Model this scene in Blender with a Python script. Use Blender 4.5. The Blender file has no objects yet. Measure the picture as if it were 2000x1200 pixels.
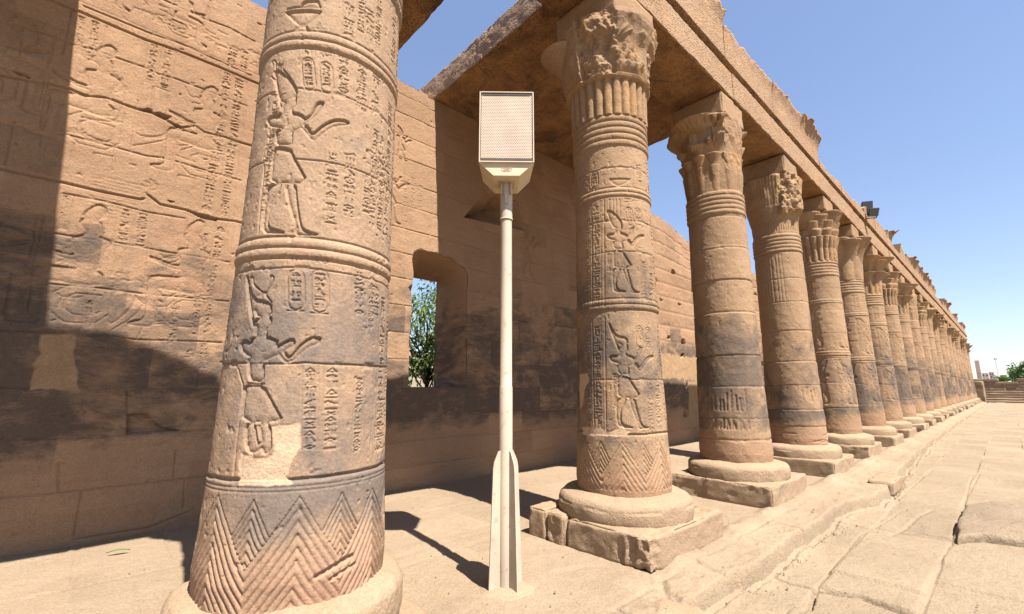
import bpy, math, random, json
import numpy as np
from mathutils import Vector

sc = bpy.context.scene
COL = sc.collection
PI = math.pi

# ------------------------------------------------------------------ camera
CAM_H = 1.6
PITCH = math.radians(10.15)
YAW = math.radians(47.58)
cam_data = bpy.data.cameras.new('camera')
cam = bpy.data.objects.new('camera', cam_data)
COL.objects.link(cam)
cam.location = (0, 0, CAM_H)
cam.rotation_euler = (math.radians(90) + PITCH, 0, YAW)
cam_data.sensor_fit = 'HORIZONTAL'
cam_data.sensor_width = 36.0
cam_data.lens = 877 / 2000 * 36
cam_data.clip_start = 0.05
cam_data.clip_end = 4000
sc.camera = cam

# ------------------------------------------------------------------ light
SUN_DIR = Vector((0.60, -0.06, 1.0)).normalized()
world = bpy.data.worlds.new('World')
sc.world = world
world.use_nodes = True
wn = world.node_tree.nodes
wl = world.node_tree.links
bg = wn['Background']
sky = wn.new('ShaderNodeTexSky')
sky.sky_type = 'NISHITA'
sky.sun_disc = False
sky.sun_elevation = math.asin(SUN_DIR.z)
sky.sun_rotation = math.atan2(SUN_DIR.x, SUN_DIR.y)
sky.air_density = 1.0
sky.dust_density = .4
sky.ozone_density = 3.0
sky.altitude = 100
gm = wn.new('ShaderNodeGamma'); gm.inputs[1].default_value = 0.64      # a dusty, even desert sky
hs = wn.new('ShaderNodeHueSaturation'); hs.inputs['Saturation'].default_value = 1.18; hs.inputs['Hue'].default_value = 0.512
wl.new(sky.outputs[0], gm.inputs[0]); wl.new(gm.outputs[0], hs.inputs['Color']); wl.new(hs.outputs[0], bg.inputs[0])
bg.inputs[1].default_value = 0.135
sd = bpy.data.lights.new('sun', 'SUN')
sd.energy = 5.0
sd.angle = math.radians(0.5)
sd.color = (1.0, 0.93, 0.86)
so = bpy.data.objects.new('sun', sd)
so.rotation_euler = SUN_DIR.to_track_quat('Z', 'Y').to_euler()
so.location = (20, 0, 40)
COL.objects.link(so)
sc.view_settings.view_transform = 'Standard'
sc.view_settings.look = 'None'
sc.view_settings.exposure = 1.46
sc.view_settings.gamma = 1.0
sc.cycles.adaptive_threshold = 0.004
sc.cycles.pixel_filter_width = 1.15
sc.cycles.sample_clamp_indirect = 4.0

T = json.loads(r'''{"fig1":{"crown":[[-0.411,3.57],[-0.383,3.58],[-0.336,3.55],[-0.272,3.495],[-0.226,3.43],[-0.207,3.376],[-0.284,3.35],[-0.319,3.333],[-0.357,3.393],[-0.386,3.481]],"head":[[-0.285,3.359],[-0.213,3.374],[-0.213,3.332],[-0.214,3.302],[-0.238,3.29],[-0.227,3.259],[-0.31,3.257],[-0.307,3.314]],"chest":[[-0.344,3.254],[-0.311,3.262],[-0.214,3.258],[-0.16,3.238],[-0.143,3.213],[-0.205,3.163],[-0.293,3.19]],"arm":[[-0.426,3.234],[-0.399,3.258],[-0.339,3.253],[-0.285,3.198],[-0.206,3.172],[-0.118,3.241],[-0.106,3.277],[-0.08,3.343],[-0.038,3.346],[-0.054,3.303],[-0.074,3.256],[-0.102,3.226],[-0.187,3.142],[-0.211,3.134],[-0.29,3.156],[-0.406,3.19]],"arm2":[[-0.17,3.164],[-0.132,3.179],[-0.093,3.119],[-0.038,3.189],[0.026,3.244],[0.113,3.264],[0.127,3.238],[0.037,3.203],[-0.007,3.166],[-0.069,3.089],[-0.09,3.077],[-0.139,3.127]],"torso":[[-0.342,3.159],[-0.21,3.129],[-0.215,3.1],[-0.212,3.04],[-0.333,3.051]],"kilt":[[-0.327,3.041],[-0.211,3.011],[-0.204,2.982],[-0.087,2.795],[-0.345,2.798],[-0.346,2.96]],"leg":[[-0.335,2.793],[-0.251,2.793],[-0.277,2.73],[-0.318,2.661],[-0.319,2.522],[-0.208,2.49],[-0.207,2.478],[-0.358,2.491],[-0.368,2.635],[-0.364,2.756]],"leg2":[[-0.232,2.789],[-0.163,2.785],[-0.153,2.704],[-0.11,2.52],[-0.075,2.499],[0.001,2.481],[-0.129,2.468],[-0.147,2.491],[-0.145,2.53],[-0.202,2.671]]},"fig1s":{"horn":[[-0.423,3.411],[-0.357,3.395],[-0.298,3.396]],"curl":[[-0.425,3.621],[-0.44,3.649],[-0.42,3.656],[-0.396,3.634],[-0.395,3.583]],"curl2":[[-0.327,3.562],[-0.273,3.504],[-0.212,3.412]],"curl3":[[-0.425,3.538],[-0.396,3.511],[-0.357,3.393],[-0.316,3.306]],"back":[[-0.401,2.928],[-0.397,2.688],[-0.378,2.493]],"belt":[[-0.324,3.011],[-0.21,2.998]]},"fig2":{"crown":[[-0.395,2.182],[-0.351,2.095],[-0.235,2.069],[-0.227,1.997],[-0.321,1.987],[-0.351,2.047]],"plume":[[-0.442,2.236],[-0.421,2.234],[-0.32,1.935],[-0.341,1.93]],"head":[[-0.321,1.985],[-0.227,1.994],[-0.221,1.945],[-0.248,1.916],[-0.238,1.882],[-0.319,1.877],[-0.319,1.929]],"arm":[[-0.422,1.829],[-0.399,1.863],[-0.351,1.855],[-0.249,1.774],[-0.16,1.836],[-0.099,1.871],[-0.081,1.837],[-0.145,1.791],[-0.228,1.746],[-0.268,1.737],[-0.393,1.788]],"chest":[[-0.351,1.859],[-0.319,1.877],[-0.231,1.879],[-0.161,1.845],[-0.249,1.78]],"arm2":[[-0.178,1.797],[-0.141,1.802],[-0.108,1.758],[-0.055,1.838],[-0.006,1.88],[0.047,1.877],[0.039,1.842],[-0.022,1.816],[-0.088,1.741],[-0.129,1.733],[-0.164,1.769]],"torso":[[-0.35,1.776],[-0.239,1.744],[-0.231,1.625],[-0.328,1.636]],"kilt":[[-0.348,1.614],[-0.23,1.614],[-0.16,1.505],[-0.106,1.419],[-0.338,1.417],[-0.352,1.548]],"leg":[[-0.311,1.409],[-0.251,1.409],[-0.232,1.336],[-0.208,1.274],[-0.26,1.253],[-0.295,1.293]],"leg2":[[-0.24,1.409],[-0.171,1.41],[-0.154,1.294],[-0.175,1.248],[-0.202,1.264],[-0.219,1.347]]},"fig2s":{"a":[[-0.405,2.201],[-0.403,2.226],[-0.38,2.223],[-0.377,2.205],[-0.364,2.174],[-0.278,2.118],[-0.262,2.144],[-0.24,2.186],[-0.236,2.216],[-0.257,2.228],[-0.258,2.212]],"b":[[-0.278,2.118],[-0.235,2.069]],"back":[[-0.411,1.704],[-0.345,1.592],[-0.352,1.376],[-0.346,1.127]],"belt":[[-0.326,1.623],[-0.227,1.618]]},"patch":[[-0.315,1.262],[-0.266,1.251],[-0.185,1.245],[-0.151,1.279],[-0.164,1.397],[-0.091,1.414],[-0.033,1.429],[-0.017,1.407],[-0.015,1.311],[-0.036,1.208],[-0.063,1.137],[-0.028,1.099],[-0.159,1.093],[-0.31,1.098],[-0.315,1.179]],"vase":{"b":[[-0.359,3.99],[-0.108,3.979],[-0.148,3.917],[-0.204,3.877],[-0.248,3.879],[-0.31,3.935]],"s":[[-0.252,3.874],[-0.203,3.872],[-0.171,3.833],[-0.276,3.837]],"l":[[-0.252,4.012],[-0.236,4.039],[-0.203,4.057],[-0.135,4.062],[-0.113,4.012],[-0.351,4.011]]},"g1":{"cart":[[-0.163,3.639,-0.138,3.414,0.078],[-0.048,3.627,-0.03,3.411,0.08],[-0.114,2.266,-0.099,2.028,0.089],[0.015,2.276,0.027,2.02,0.094]],"text":[[0.06,3.726,0.076,3.383,0.087],[0.191,3.726,0.197,3.376,0.097],[0.312,3.722,0.308,3.404,0.086],[0.033,3.022,0.052,2.562,0.084],[0.142,3.063,0.158,2.602,0.093],[0.29,2.926,0.282,2.662,0.093],[-0.164,3.727,-0.161,3.654,0.071],[-0.056,3.729,-0.049,3.642,0.075],[0.251,2.336,0.269,2.012,0.089],[0.381,2.366,0.4,2.02,0.107],[0.001,1.715,0.029,1.272,0.072],[0.117,1.717,0.131,1.264,0.084],[0.536,1.558,0.504,1.169,0.194],[-0.122,2.351,-0.117,2.296,0.101],[0.015,2.357,0.018,2.304,0.101],[0.072,4.121,0.079,3.845,0.088],[0.213,4.154,0.251,3.872,0.088],[-0.372,3.127,-0.389,2.941,0.063]],"edge":[[-0.681,3.804,-0.416,1.163,-0.007],[-0.683,4.228,-0.682,3.957,-0.006]],"slash":[[0.1,0.634],[0.183,0.662],[0.276,0.685],[0.172,0.602],[0.228,0.622],[0.304,0.639]]},"g2":{"text":[[-0.337,3.542,-0.355,2.502,0.086],[-0.194,3.536,-0.223,2.485,0.095],[-0.378,2.269,-0.366,1.093,0.09],[-0.235,2.283,-0.232,1.103,0.093],[-0.054,3.085,-0.062,2.878,0.047],[0.366,3.006,0.346,2.562,0.076],[0.504,2.969,0.477,2.576,0.112],[0.349,1.692,0.316,1.111,0.074],[0.478,1.749,0.436,1.104,0.102],[-0.043,1.745,-0.051,1.372,0.042],[0.192,3.752,0.194,3.67,0.092],[0.32,3.761,0.33,3.688,0.096],[-0.342,4.194,-0.341,3.931,0.081],[0.379,4.198,0.398,3.893,0.094],[-0.331,3.732,-0.327,3.571,0.086],[-0.202,3.708,-0.201,3.538,0.096]],"cart":[[-0.209,4.115,-0.209,3.901,0.092],[0.198,3.627,0.212,3.412,0.085],[0.318,3.629,0.342,3.428,0.095],[0.246,2.258,0.242,2.029,0.084],[0.373,2.248,0.367,2.034,0.083]],"lines":[[[-0.091,3.735],[-0.13,2.475]],[[-0.133,2.361],[-0.154,1.108]],[[-0.259,3.71],[-0.285,2.492]],[[-0.296,2.347],[-0.288,1.099]],[[-0.03,3.726],[-0.032,3.509]],[[0.012,3.722],[0.003,3.505]],[[0.048,3.719],[0.045,3.502]],[[0.09,3.718],[0.092,3.501]],[[0.315,3.059],[0.297,2.5]],[[0.306,1.691],[0.285,1.112]]],"vase":[[[-0.021,3.978],[0.239,3.977],[0.171,3.916],[0.088,3.887],[0.023,3.918]]],"f2":[[[0.009,3.415],[0.316,2.485]],[[0.049,2.282],[0.247,1.118]]]},"deep":[[[-1.27,5.89],[-0.65,5.89],[-0.05,5.87],[0.29,5.9],[0.74,5.9],[1.11,5.89],[1.35,5.89]],[[-1.12,4.82],[-0.76,4.9],[-0.6,4.91],[-0.49,4.89],[-0.3,4.95],[-0.11,4.93],[0.01,4.93],[0.11,4.94],[0.24,4.91],[0.41,4.86],[0.56,4.96],[0.66,4.91],[0.87,4.93],[1.06,4.92],[1.43,4.93]],[[-0.99,3.81],[-0.53,3.81],[-0.2,3.8],[0.14,3.81],[0.16,3.83]],[[0.19,3.89],[0.32,3.8],[0.59,3.8],[0.85,3.76],[1.11,3.79],[1.37,3.78]]],"joint":[[[-0.63,5.98],[-0.4,5.98],[-0.05,5.98],[0.28,6.01],[1.11,5.97]],[[-0.17,6.48],[0.06,6.52],[0.39,6.52],[0.54,6.52],[0.77,6.55],[1.11,6.52]],[[-1.21,5.43],[-0.83,5.47],[-0.64,5.46],[-0.42,5.49],[-0.26,5.49],[-0.01,5.5],[0.12,5.48],[0.28,5.5],[0.61,5.5],[0.8,5.5],[1.1,5.49]],[[-1.06,4.3],[-0.53,4.37],[-0.16,4.37],[0.13,4.37],[0.27,4.4],[0.63,4.39],[1.13,4.38]],[[-0.51,3.69],[-0.19,3.7],[0.22,3.67],[0.59,3.69]],[[-0.91,3.22],[-0.5,3.23],[-0.27,3.23],[0.02,3.24],[0.27,3.23],[0.44,3.22],[0.77,3.23],[1.12,3.22]],[[-0.83,2.65],[-0.44,2.68],[-0.18,2.69],[0.01,2.69],[0.26,2.68],[0.69,2.69],[1.15,2.7]],[[-0.77,2.16],[-0.31,2.17],[-0.11,2.15],[0.01,2.17],[0.26,2.14],[0.32,2.14],[0.56,2.15],[0.88,2.16],[1.12,2.16]],[[-0.69,1.6],[-0.33,1.58],[0.06,1.59],[1.12,1.58]],[[0.27,1.57],[0.3,1.32]],[[-0.62,1.1],[-0.03,1.07],[0.32,1.08],[0.8,1.09],[1.14,1.08]],[[-0.55,0.55],[-0.16,0.54],[0.78,0.54],[1.2,0.54]],[[0.91,0.52],[0.93,0.22]],[[-0.18,0.83],[-0.15,0.55]],[[0.03,0.53],[0.02,0.08]],[[0.79,0.87],[0.8,0.57]],[[0.54,6.84],[0.54,6.52]],[[0.09,5.29],[0.11,4.98]],[[-0.16,4.37],[-0.15,4.09]],[[0.59,3.79],[0.63,3.26]],[[0.04,2.69],[0.02,2.61]],[[1.02,0.17],[0.64,0.05],[0.03,0.05]]],"fine":[[[-0.41,5.84],[-0.41,5.51]],[[-0.58,5.87],[-0.56,5.52]],[[-0.02,5.85],[-0.01,5.52]],[[0.12,5.86],[0.12,5.52]],[[0.26,5.87],[0.26,5.3]],[[0.12,5.3],[0.26,5.29]],[[0.76,5.89],[0.78,4.64]],[[0.9,5.87],[0.93,4.7]],[[1.07,5.85],[1.1,4.81]],[[-0.71,5.89],[-0.71,5.29]],[[-0.03,5.04],[-0.02,4.35]],[[-0.5,4.29],[-0.5,4.09]],[[-0.33,4.24],[-0.17,4.25]],[[-0.33,4.24],[-0.32,4.08]],[[0.26,4.41],[0.63,4.4]],[[0.27,4.37],[0.28,4.1]],[[0.45,4.23],[0.62,4.24]],[[0.45,4.23],[0.46,4.09]],[[0.63,4.27],[0.63,4.08]],[[-0.42,3.68],[-0.42,3.26]],[[-0.05,3.67],[-0.04,3.23]],[[0.11,3.66],[0.11,3.23]],[[0.26,3.67],[0.27,3.23]],[[0.79,4.38],[0.79,2.71]],[[1.04,4.37],[1.05,2.75]],[[1.08,4.91],[1.13,2.76]],[[-0.13,3.33],[-0.17,3.18],[-0.17,3.08],[-0.27,3.04],[-0.36,3.08]],[[-0.36,3.08],[-0.38,3.14],[-0.31,3.19],[-0.21,3.19],[-0.18,3.12],[-0.22,3.07]],[[0.63,3.23],[0.53,2.9]],[[0.38,3.1],[0.45,3.17],[0.61,3.22],[0.56,3.11],[0.39,3.08]],[[0.4,5.44],[0.46,5.32],[0.55,5.36]],[[0.68,5.46],[0.6,5.27],[0.49,5.26]],[[0.68,5.45],[0.54,5.01]],[[-0.03,4.63],[0.05,4.6],[0.22,4.66],[0.34,4.8]],[[0.07,4.59],[0.26,4.66],[0.35,4.8]],[[0.27,4.58],[0.56,4.67],[0.7,4.86]],[[-0.01,4.45],[0.29,4.64],[0.51,4.85]],[[-0.48,4.69],[-0.43,4.78],[-0.24,4.84],[-0.15,4.83],[-0.2,4.69],[-0.28,4.65],[-0.48,4.62]],[[-0.49,4.42],[-0.35,4.41],[-0.19,4.41]],[[0.3,4.54],[0.38,4.48],[0.61,4.46]],[[1.01,3.43],[0.92,1.61]],[[0.39,3.19],[0.43,3.14],[0.55,3.17],[0.62,3.24]],[[0.3,2.89],[0.39,2.74],[0.45,2.71]],[[0.53,2.92],[0.65,2.69]],[[0.3,2.89],[0.41,2.93],[0.53,2.9]],[[0.22,2.65],[0.3,2.55],[0.52,2.54],[0.58,2.64]],[[0.22,2.65],[0.21,2.51],[0.05,2.29],[0.02,2.32],[0.01,2.7]],[[0.3,2.54],[0.23,2.4],[0.06,2.23]],[[0.33,2.51],[0.35,2.35],[0.28,2.13]],[[0.52,2.54],[0.53,2.35],[0.55,2.15]],[[0.35,2.35],[0.52,2.38]],[[0.34,2.32],[0.52,2.35]],[[-0.42,2.59],[-0.38,2.55],[-0.23,2.56],[-0.21,2.61]],[[-0.38,2.54],[-0.4,2.43]],[[-0.22,2.57],[-0.17,2.3],[-0.19,2.21]],[[-0.13,2.66],[-0.09,2.22]],[[-1.04,5.42],[-1.01,4.97]],[[-0.96,5.52],[-0.89,5.35],[-1.0,5.21]],[[-0.76,4.54],[-0.74,4.16]],[[-0.96,4.36],[-0.96,3.86]],[[-0.75,2.66],[-0.7,2.23]],[[0.09,6.52],[0.33,6.54]],[[0.16,6.56],[0.3,6.66],[0.36,6.6],[0.4,6.53]],[[0.09,6.5],[0.27,6.57]]],"chips":[[[-0.0,4.93],[0.08,4.99],[0.11,4.99],[0.11,4.94]],[[0.11,4.94],[0.19,4.98],[0.31,4.98],[0.26,4.91],[0.17,4.92]],[[0.3,4.88],[0.38,4.9],[0.44,4.87],[0.37,4.85]],[[0.6,3.79],[0.71,3.8],[0.94,3.78],[0.91,3.74],[0.76,3.73]],[[0.38,3.87],[0.46,3.88],[0.43,3.85]],[[0.3,1.31],[0.48,1.31],[0.53,1.24],[0.62,1.15],[0.8,1.1],[0.52,1.09],[0.32,1.09]],[[-1.05,4.92],[-1.0,4.93],[-0.92,4.9],[-0.99,4.89]]],"wt":[[-0.63,5.84,-0.59,5.34,0.06],[-0.51,5.86,-0.48,5.3,0.08],[0.04,5.86,0.05,5.3,0.08],[0.18,5.88,0.19,5.3,0.09],[0.83,5.87,0.84,4.71,0.11],[0.98,5.85,0.99,4.76,0.11],[0.87,6.29,0.85,5.98,0.12],[1.01,6.31,1.01,5.98,0.09],[0.82,4.81,0.78,3.82,0.12],[0.98,4.87,0.99,3.81,0.11],[0.02,3.66,0.03,3.24,0.09],[0.18,3.65,0.19,3.23,0.09],[0.97,3.68,0.94,2.73,0.1],[0.8,3.55,0.82,2.72,0.08],[-0.49,3.68,-0.47,3.28,0.05],[0.81,3.16,0.82,2.23,0.08],[0.95,3.31,0.95,2.24,0.08],[0.6,2.56,0.62,2.1,0.07],[0.8,2.15,0.81,1.95,0.08],[0.94,2.15,0.95,1.83,0.08],[-0.16,2.54,-0.13,2.23,0.05],[0.62,3.09,0.62,2.77,0.06]],"wrow":[[[-0.37,6.16],[0.69,6.13]],[[-0.31,6.27],[0.89,6.38]],[[-0.05,6.11],[0.7,6.05]]],"wpatch":[[-0.49,2.15],[-0.22,2.17],[-0.21,1.96],[-0.16,1.83],[-0.12,1.56],[-0.49,1.56],[-0.5,1.82],[-0.47,1.95]],"wpatch2":[[12.11,2.16],[14.21,2.22],[14.12,1.66],[13.33,1.6],[12.58,1.37],[12.14,1.48]],"slit":[[4.87,4.84],[5.17,5.24],[5.4,5.54],[5.92,5.77],[6.29,5.51],[6.6,4.97],[5.57,4.88]],"slitsky":[[4.99,4.92],[5.13,4.95],[5.12,4.85],[4.99,4.88]],"wr":[[[3.43,4.32],[4.47,4.33]],[[3.49,3.76],[3.81,3.75]],[[3.45,3.19],[3.84,3.19]],[[3.48,2.65],[3.84,2.69]],[[4.95,3.75],[5.77,3.82],[8.18,3.74]],[[4.97,3.15],[5.77,3.22],[8.15,3.15]],[[5.02,2.67],[5.77,2.67],[8.13,2.62]],[[5.03,2.13],[8.12,2.21]],[[3.5,1.6],[8.1,1.6]],[[3.53,1.11],[5.37,1.07],[8.08,1.09]]]}''')

# ------------------------------------------------------------------ noise
def _hash(ix, iy, iz, seed):
    h = (ix.astype(np.int64) * 374761393 + iy.astype(np.int64) * 668265263 + iz.astype(np.int64) * 2147483647 + seed * 974711) & 0xffffffff
    h = ((h ^ (h >> 13)) * 1274126177) & 0xffffffff
    h = (h ^ (h >> 16)) & 0xffff
    return h.astype(np.float64) / 32767.5 - 1.0

def vnoise(x, y, z, seed=0):
    x, y, z = np.broadcast_arrays(np.asarray(x, float), np.asarray(y, float), np.asarray(z, float))
    ix, iy, iz = np.floor(x), np.floor(y), np.floor(z)
    fx, fy, fz = x - ix, y - iy, z - iz
    fx = fx * fx * (3 - 2 * fx); fy = fy * fy * (3 - 2 * fy); fz = fz * fz * (3 - 2 * fz)
    r = 0
    for dx in (0, 1):
        wx = fx if dx else 1 - fx
        for dy in (0, 1):
            wy = fy if dy else 1 - fy
            for dz in (0, 1):
                wz = fz if dz else 1 - fz
                r = r + wx * wy * wz * _hash(ix + dx, iy + dy, iz + dz, seed)
    return r

def fbm(x, y, z, f=1.0, octv=4, seed=0, gain=0.5):
    r = 0; a = 1.0; t = 0
    for k in range(octv):
        r = r + a * vnoise(x * f + 17.3 * k, y * f - 9.1 * k, z * f + 5.7 * k, seed + k)
        t += a; a *= gain; f *= 2.03
    return r / t

def sstep(a, b, x):
    t = np.clip((x - a) / (b - a), 0, 1)
    return t * t * (3 - 2 * t)

# ------------------------------------------------------------------ objects
def tag(o, label=None, cat=None, group=None, kind=None):
    if label: o['label'] = label
    if cat: o['category'] = cat
    if group: o['group'] = group
    if kind: o['kind'] = kind
    return o

def thing(name, label, cat, loc=(0, 0, 0), rotz=0, group=None):
    o = bpy.data.objects.new(name, None)
    o.location = loc
    o.rotation_euler = (0, 0, rotz)
    o.empty_display_size = 0.2
    COL.objects.link(o)
    return tag(o, label, cat, group)

def link(name, me, mat, parent=None, loc=(0, 0, 0), rot=(0, 0, 0)):
    if mat is not None and not me.materials:
        me.materials.append(mat)
    o = bpy.data.objects.new(name, me)
    o.location = loc
    o.rotation_euler = rot
    COL.objects.link(o)
    if parent is not None:
        o.parent = parent
    return o

def mesh_np(name, V, F, smooth=True, attrs=None):
    """V (n,3); F (m,4) or (m,3)"""
    V = np.asarray(V, np.float32).reshape(-1, 3)
    F = np.asarray(F, np.int32)
    k = F.shape[1]
    me = bpy.data.meshes.new(name)
    me.vertices.add(len(V))
    me.vertices.foreach_set('co', V.ravel())
    me.loops.add(F.size)
    me.loops.foreach_set('vertex_index', F.ravel())
    me.polygons.add(len(F))
    me.polygons.foreach_set('loop_start', np.arange(0, F.size, k, dtype=np.int32))
    me.polygons.foreach_set('loop_total', np.full(len(F), k, np.int32))
    me.polygons.foreach_set('use_smooth', np.full(len(F), smooth, bool))
    if attrs:
        for an, av in attrs.items():
            a = me.attributes.new(an, 'FLOAT', 'POINT')
            a.data.foreach_set('value', np.asarray(av, np.float32).ravel())
    me.update(calc_edges=True)
    return me

def grid_faces(n, m, wrap=False, flip=False, mask=None):
    """grid of n columns x m rows, index i*m+j"""
    ii = np.arange(n if wrap else n - 1)
    jj = np.arange(m - 1)
    I, J = np.meshgrid(ii, jj, indexing='ij')
    I2 = (I + 1) % n
    a = I * m + J; b = I2 * m + J; c = I2 * m + J + 1; d = I * m + J + 1
    F = np.stack([a, b, c, d], -1)
    if flip: F = F[..., ::-1]
    if mask is not None:
        F = F[mask]
    return F.reshape(-1, 4)

def grid_mesh(name, X, Y, Z, wrap=False, flip=False, mask=None, attrs=None, smooth=True):
    n, m = X.shape
    V = np.stack([X, Y, Z], -1)
    return mesh_np(name, V, grid_faces(n, m, wrap, flip, mask), smooth, attrs)

def join_np(parts):
    Vs = []; Fs = []; o = 0
    for V, F in parts:
        V = np.asarray(V).reshape(-1, 3)
        Vs.append(V); Fs.append(np.asarray(F) + o); o += len(V)
    return np.concatenate(Vs), np.concatenate(Fs)

def box_grids(size, res):
    """six face grids of a box centred on the origin, denser at the edges"""
    hx, hy, hz = [s / 2 for s in size]
    out = []
    def ax(h):
        n = max(2, int(round(2 * h / res)) + 1)
        a = np.linspace(-h, h, n)
        e = min(res * 0.45, h * 0.3)
        return np.unique(np.concatenate([[-h], [-h + e], a[1:-1], [h - e], [h]]))
    gx, gy, gz = ax(hx), ax(hy), ax(hz)
    for s in (-1, 1):
        A, B = np.meshgrid(gy, gz, indexing='ij'); out.append((np.full_like(A, s * hx), A, B, s < 0))
        A, B = np.meshgrid(gx, gz, indexing='ij'); out.append((A, np.full_like(A, s * hy), B, s > 0))
        A, B = np.meshgrid(gx, gy, indexing='ij'); out.append((A, B, np.full_like(A, s * hz), s < 0))
    return out

def rough_box_np(center, size, res=0.05, rad=0.03, amp=0.01, f=6.0, seed=0, chip=0.0, rotz=0.0, warp=None, facet=0.0):
    """weathered block: rounded edges, noise relief, chipped arrises"""
    h = np.array(size) / 2
    rad = min(rad, h.min() * 0.9)
    parts = []
    cx, cy, cz = center
    for (X, Y, Z, flip) in box_grids(size, res):
        P = np.stack([X, Y, Z], -1)
        Q = np.clip(P, -(h - rad), h - rad)
        D = P - Q
        L = np.linalg.norm(D, axis=-1, keepdims=True)
        D = D / np.maximum(L, 1e-9)
        WX, WY, WZ = P[..., 0] + cx, P[..., 1] + cy, P[..., 2] + cz
        n = fbm(WX, WY, WZ, f, 4, seed) * amp
        edge = 1 - np.abs(D).max(-1)
        n = n - chip * np.clip(edge * 2.4, 0, 1) * np.clip(fbm(WX, WY, WZ, f * 0.6, 3, seed + 7) + 0.15, 0, 1) * 2
        if facet:
            q1 = np.abs(vnoise(WX * 9 + 3, WY * 9, WZ * 9, seed + 31)); q2 = np.abs(vnoise(WX * 21, WY * 21 + 5, WZ * 21, seed + 33))
            mk = sstep(-.1, .12, fbm(WX, WY, WZ, 2.0, 2, seed + 35))
            n = n - facet * mk * (q1 * .7 + q2 * .35)
        P2 = Q + D * (rad + n[..., None])
        if warp is not None: P2 = warp(P2)
        if rotz:
            c, s = math.cos(rotz), math.sin(rotz)
            P2 = np.stack([P2[..., 0] * c - P2[..., 1] * s, P2[..., 0] * s + P2[..., 1] * c, P2[..., 2]], -1)
        P2 = P2 + np.array(center)
        nn, mm = X.shape
        parts.append((P2.reshape(-1, 3), grid_faces(nn, mm, False, flip)))
    return join_np(parts)

def rough_box(name, center, size, mat, parent=None, **k):
    V, F = rough_box_np(center, size, **k)
    me = mesh_np(name, V, F)
    return link(name, me, mat, parent)

def lathe_np(prof, n=48):
    a = np.linspace(0, 2 * PI, n, endpoint=False)
    r = np.array([p[0] for p in prof]); z = np.array([p[1] for p in prof])
    X = np.cos(a)[:, None] * r; Y = np.sin(a)[:, None] * r; Z = np.repeat(z[None], n, 0)
    return np.stack([X, Y, Z], -1).reshape(-1, 3), grid_faces(n, len(prof), True)

def tube_np(pts, rads, n=8):
    pts = np.array(pts, float); out = []
    up = np.array([0, 0, 1.0])
    for i, p in enumerate(pts):
        d = pts[min(i + 1, len(pts) - 1)] - pts[max(i - 1, 0)]
        d /= np.linalg.norm(d) + 1e-9
        a = np.cross(d, up)
        if np.linalg.norm(a) < 1e-3: a = np.array([1.0, 0, 0])
        a /= np.linalg.norm(a); b = np.cross(a, d)
        t = np.linspace(0, 2 * PI, n, endpoint=False)
        out.append(p + rads[i] * (np.cos(t)[:, None] * a + np.sin(t)[:, None] * b))
    V = np.stack(out, 1)  # n x m x 3
    return V.reshape(-1, 3), grid_faces(n, len(pts), True)

def solid_box_np(c, s, rotz=0):
    h = np.array(s) / 2
    V = np.array([[x, y, z] for x in (-1, 1) for y in (-1, 1) for z in (-1, 1)], float) * h
    if rotz:
        co, si = math.cos(rotz), math.sin(rotz)
        V = np.stack([V[:, 0] * co - V[:, 1] * si, V[:, 0] * si + V[:, 1] * co, V[:, 2]], -1)
    V = V + np.array(c)
    F = np.array([[0, 1, 3, 2], [4, 6, 7, 5], [0, 4, 5, 1], [2, 3, 7, 6], [0, 2, 6, 4], [1, 5, 7, 3]])
    return V, F

def bevel(o, w, seg=2):
    m = o.modifiers.new('bevel', 'BEVEL'); m.width = w; m.segments = seg; m.limit_method = 'ANGLE'
    return o

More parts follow.
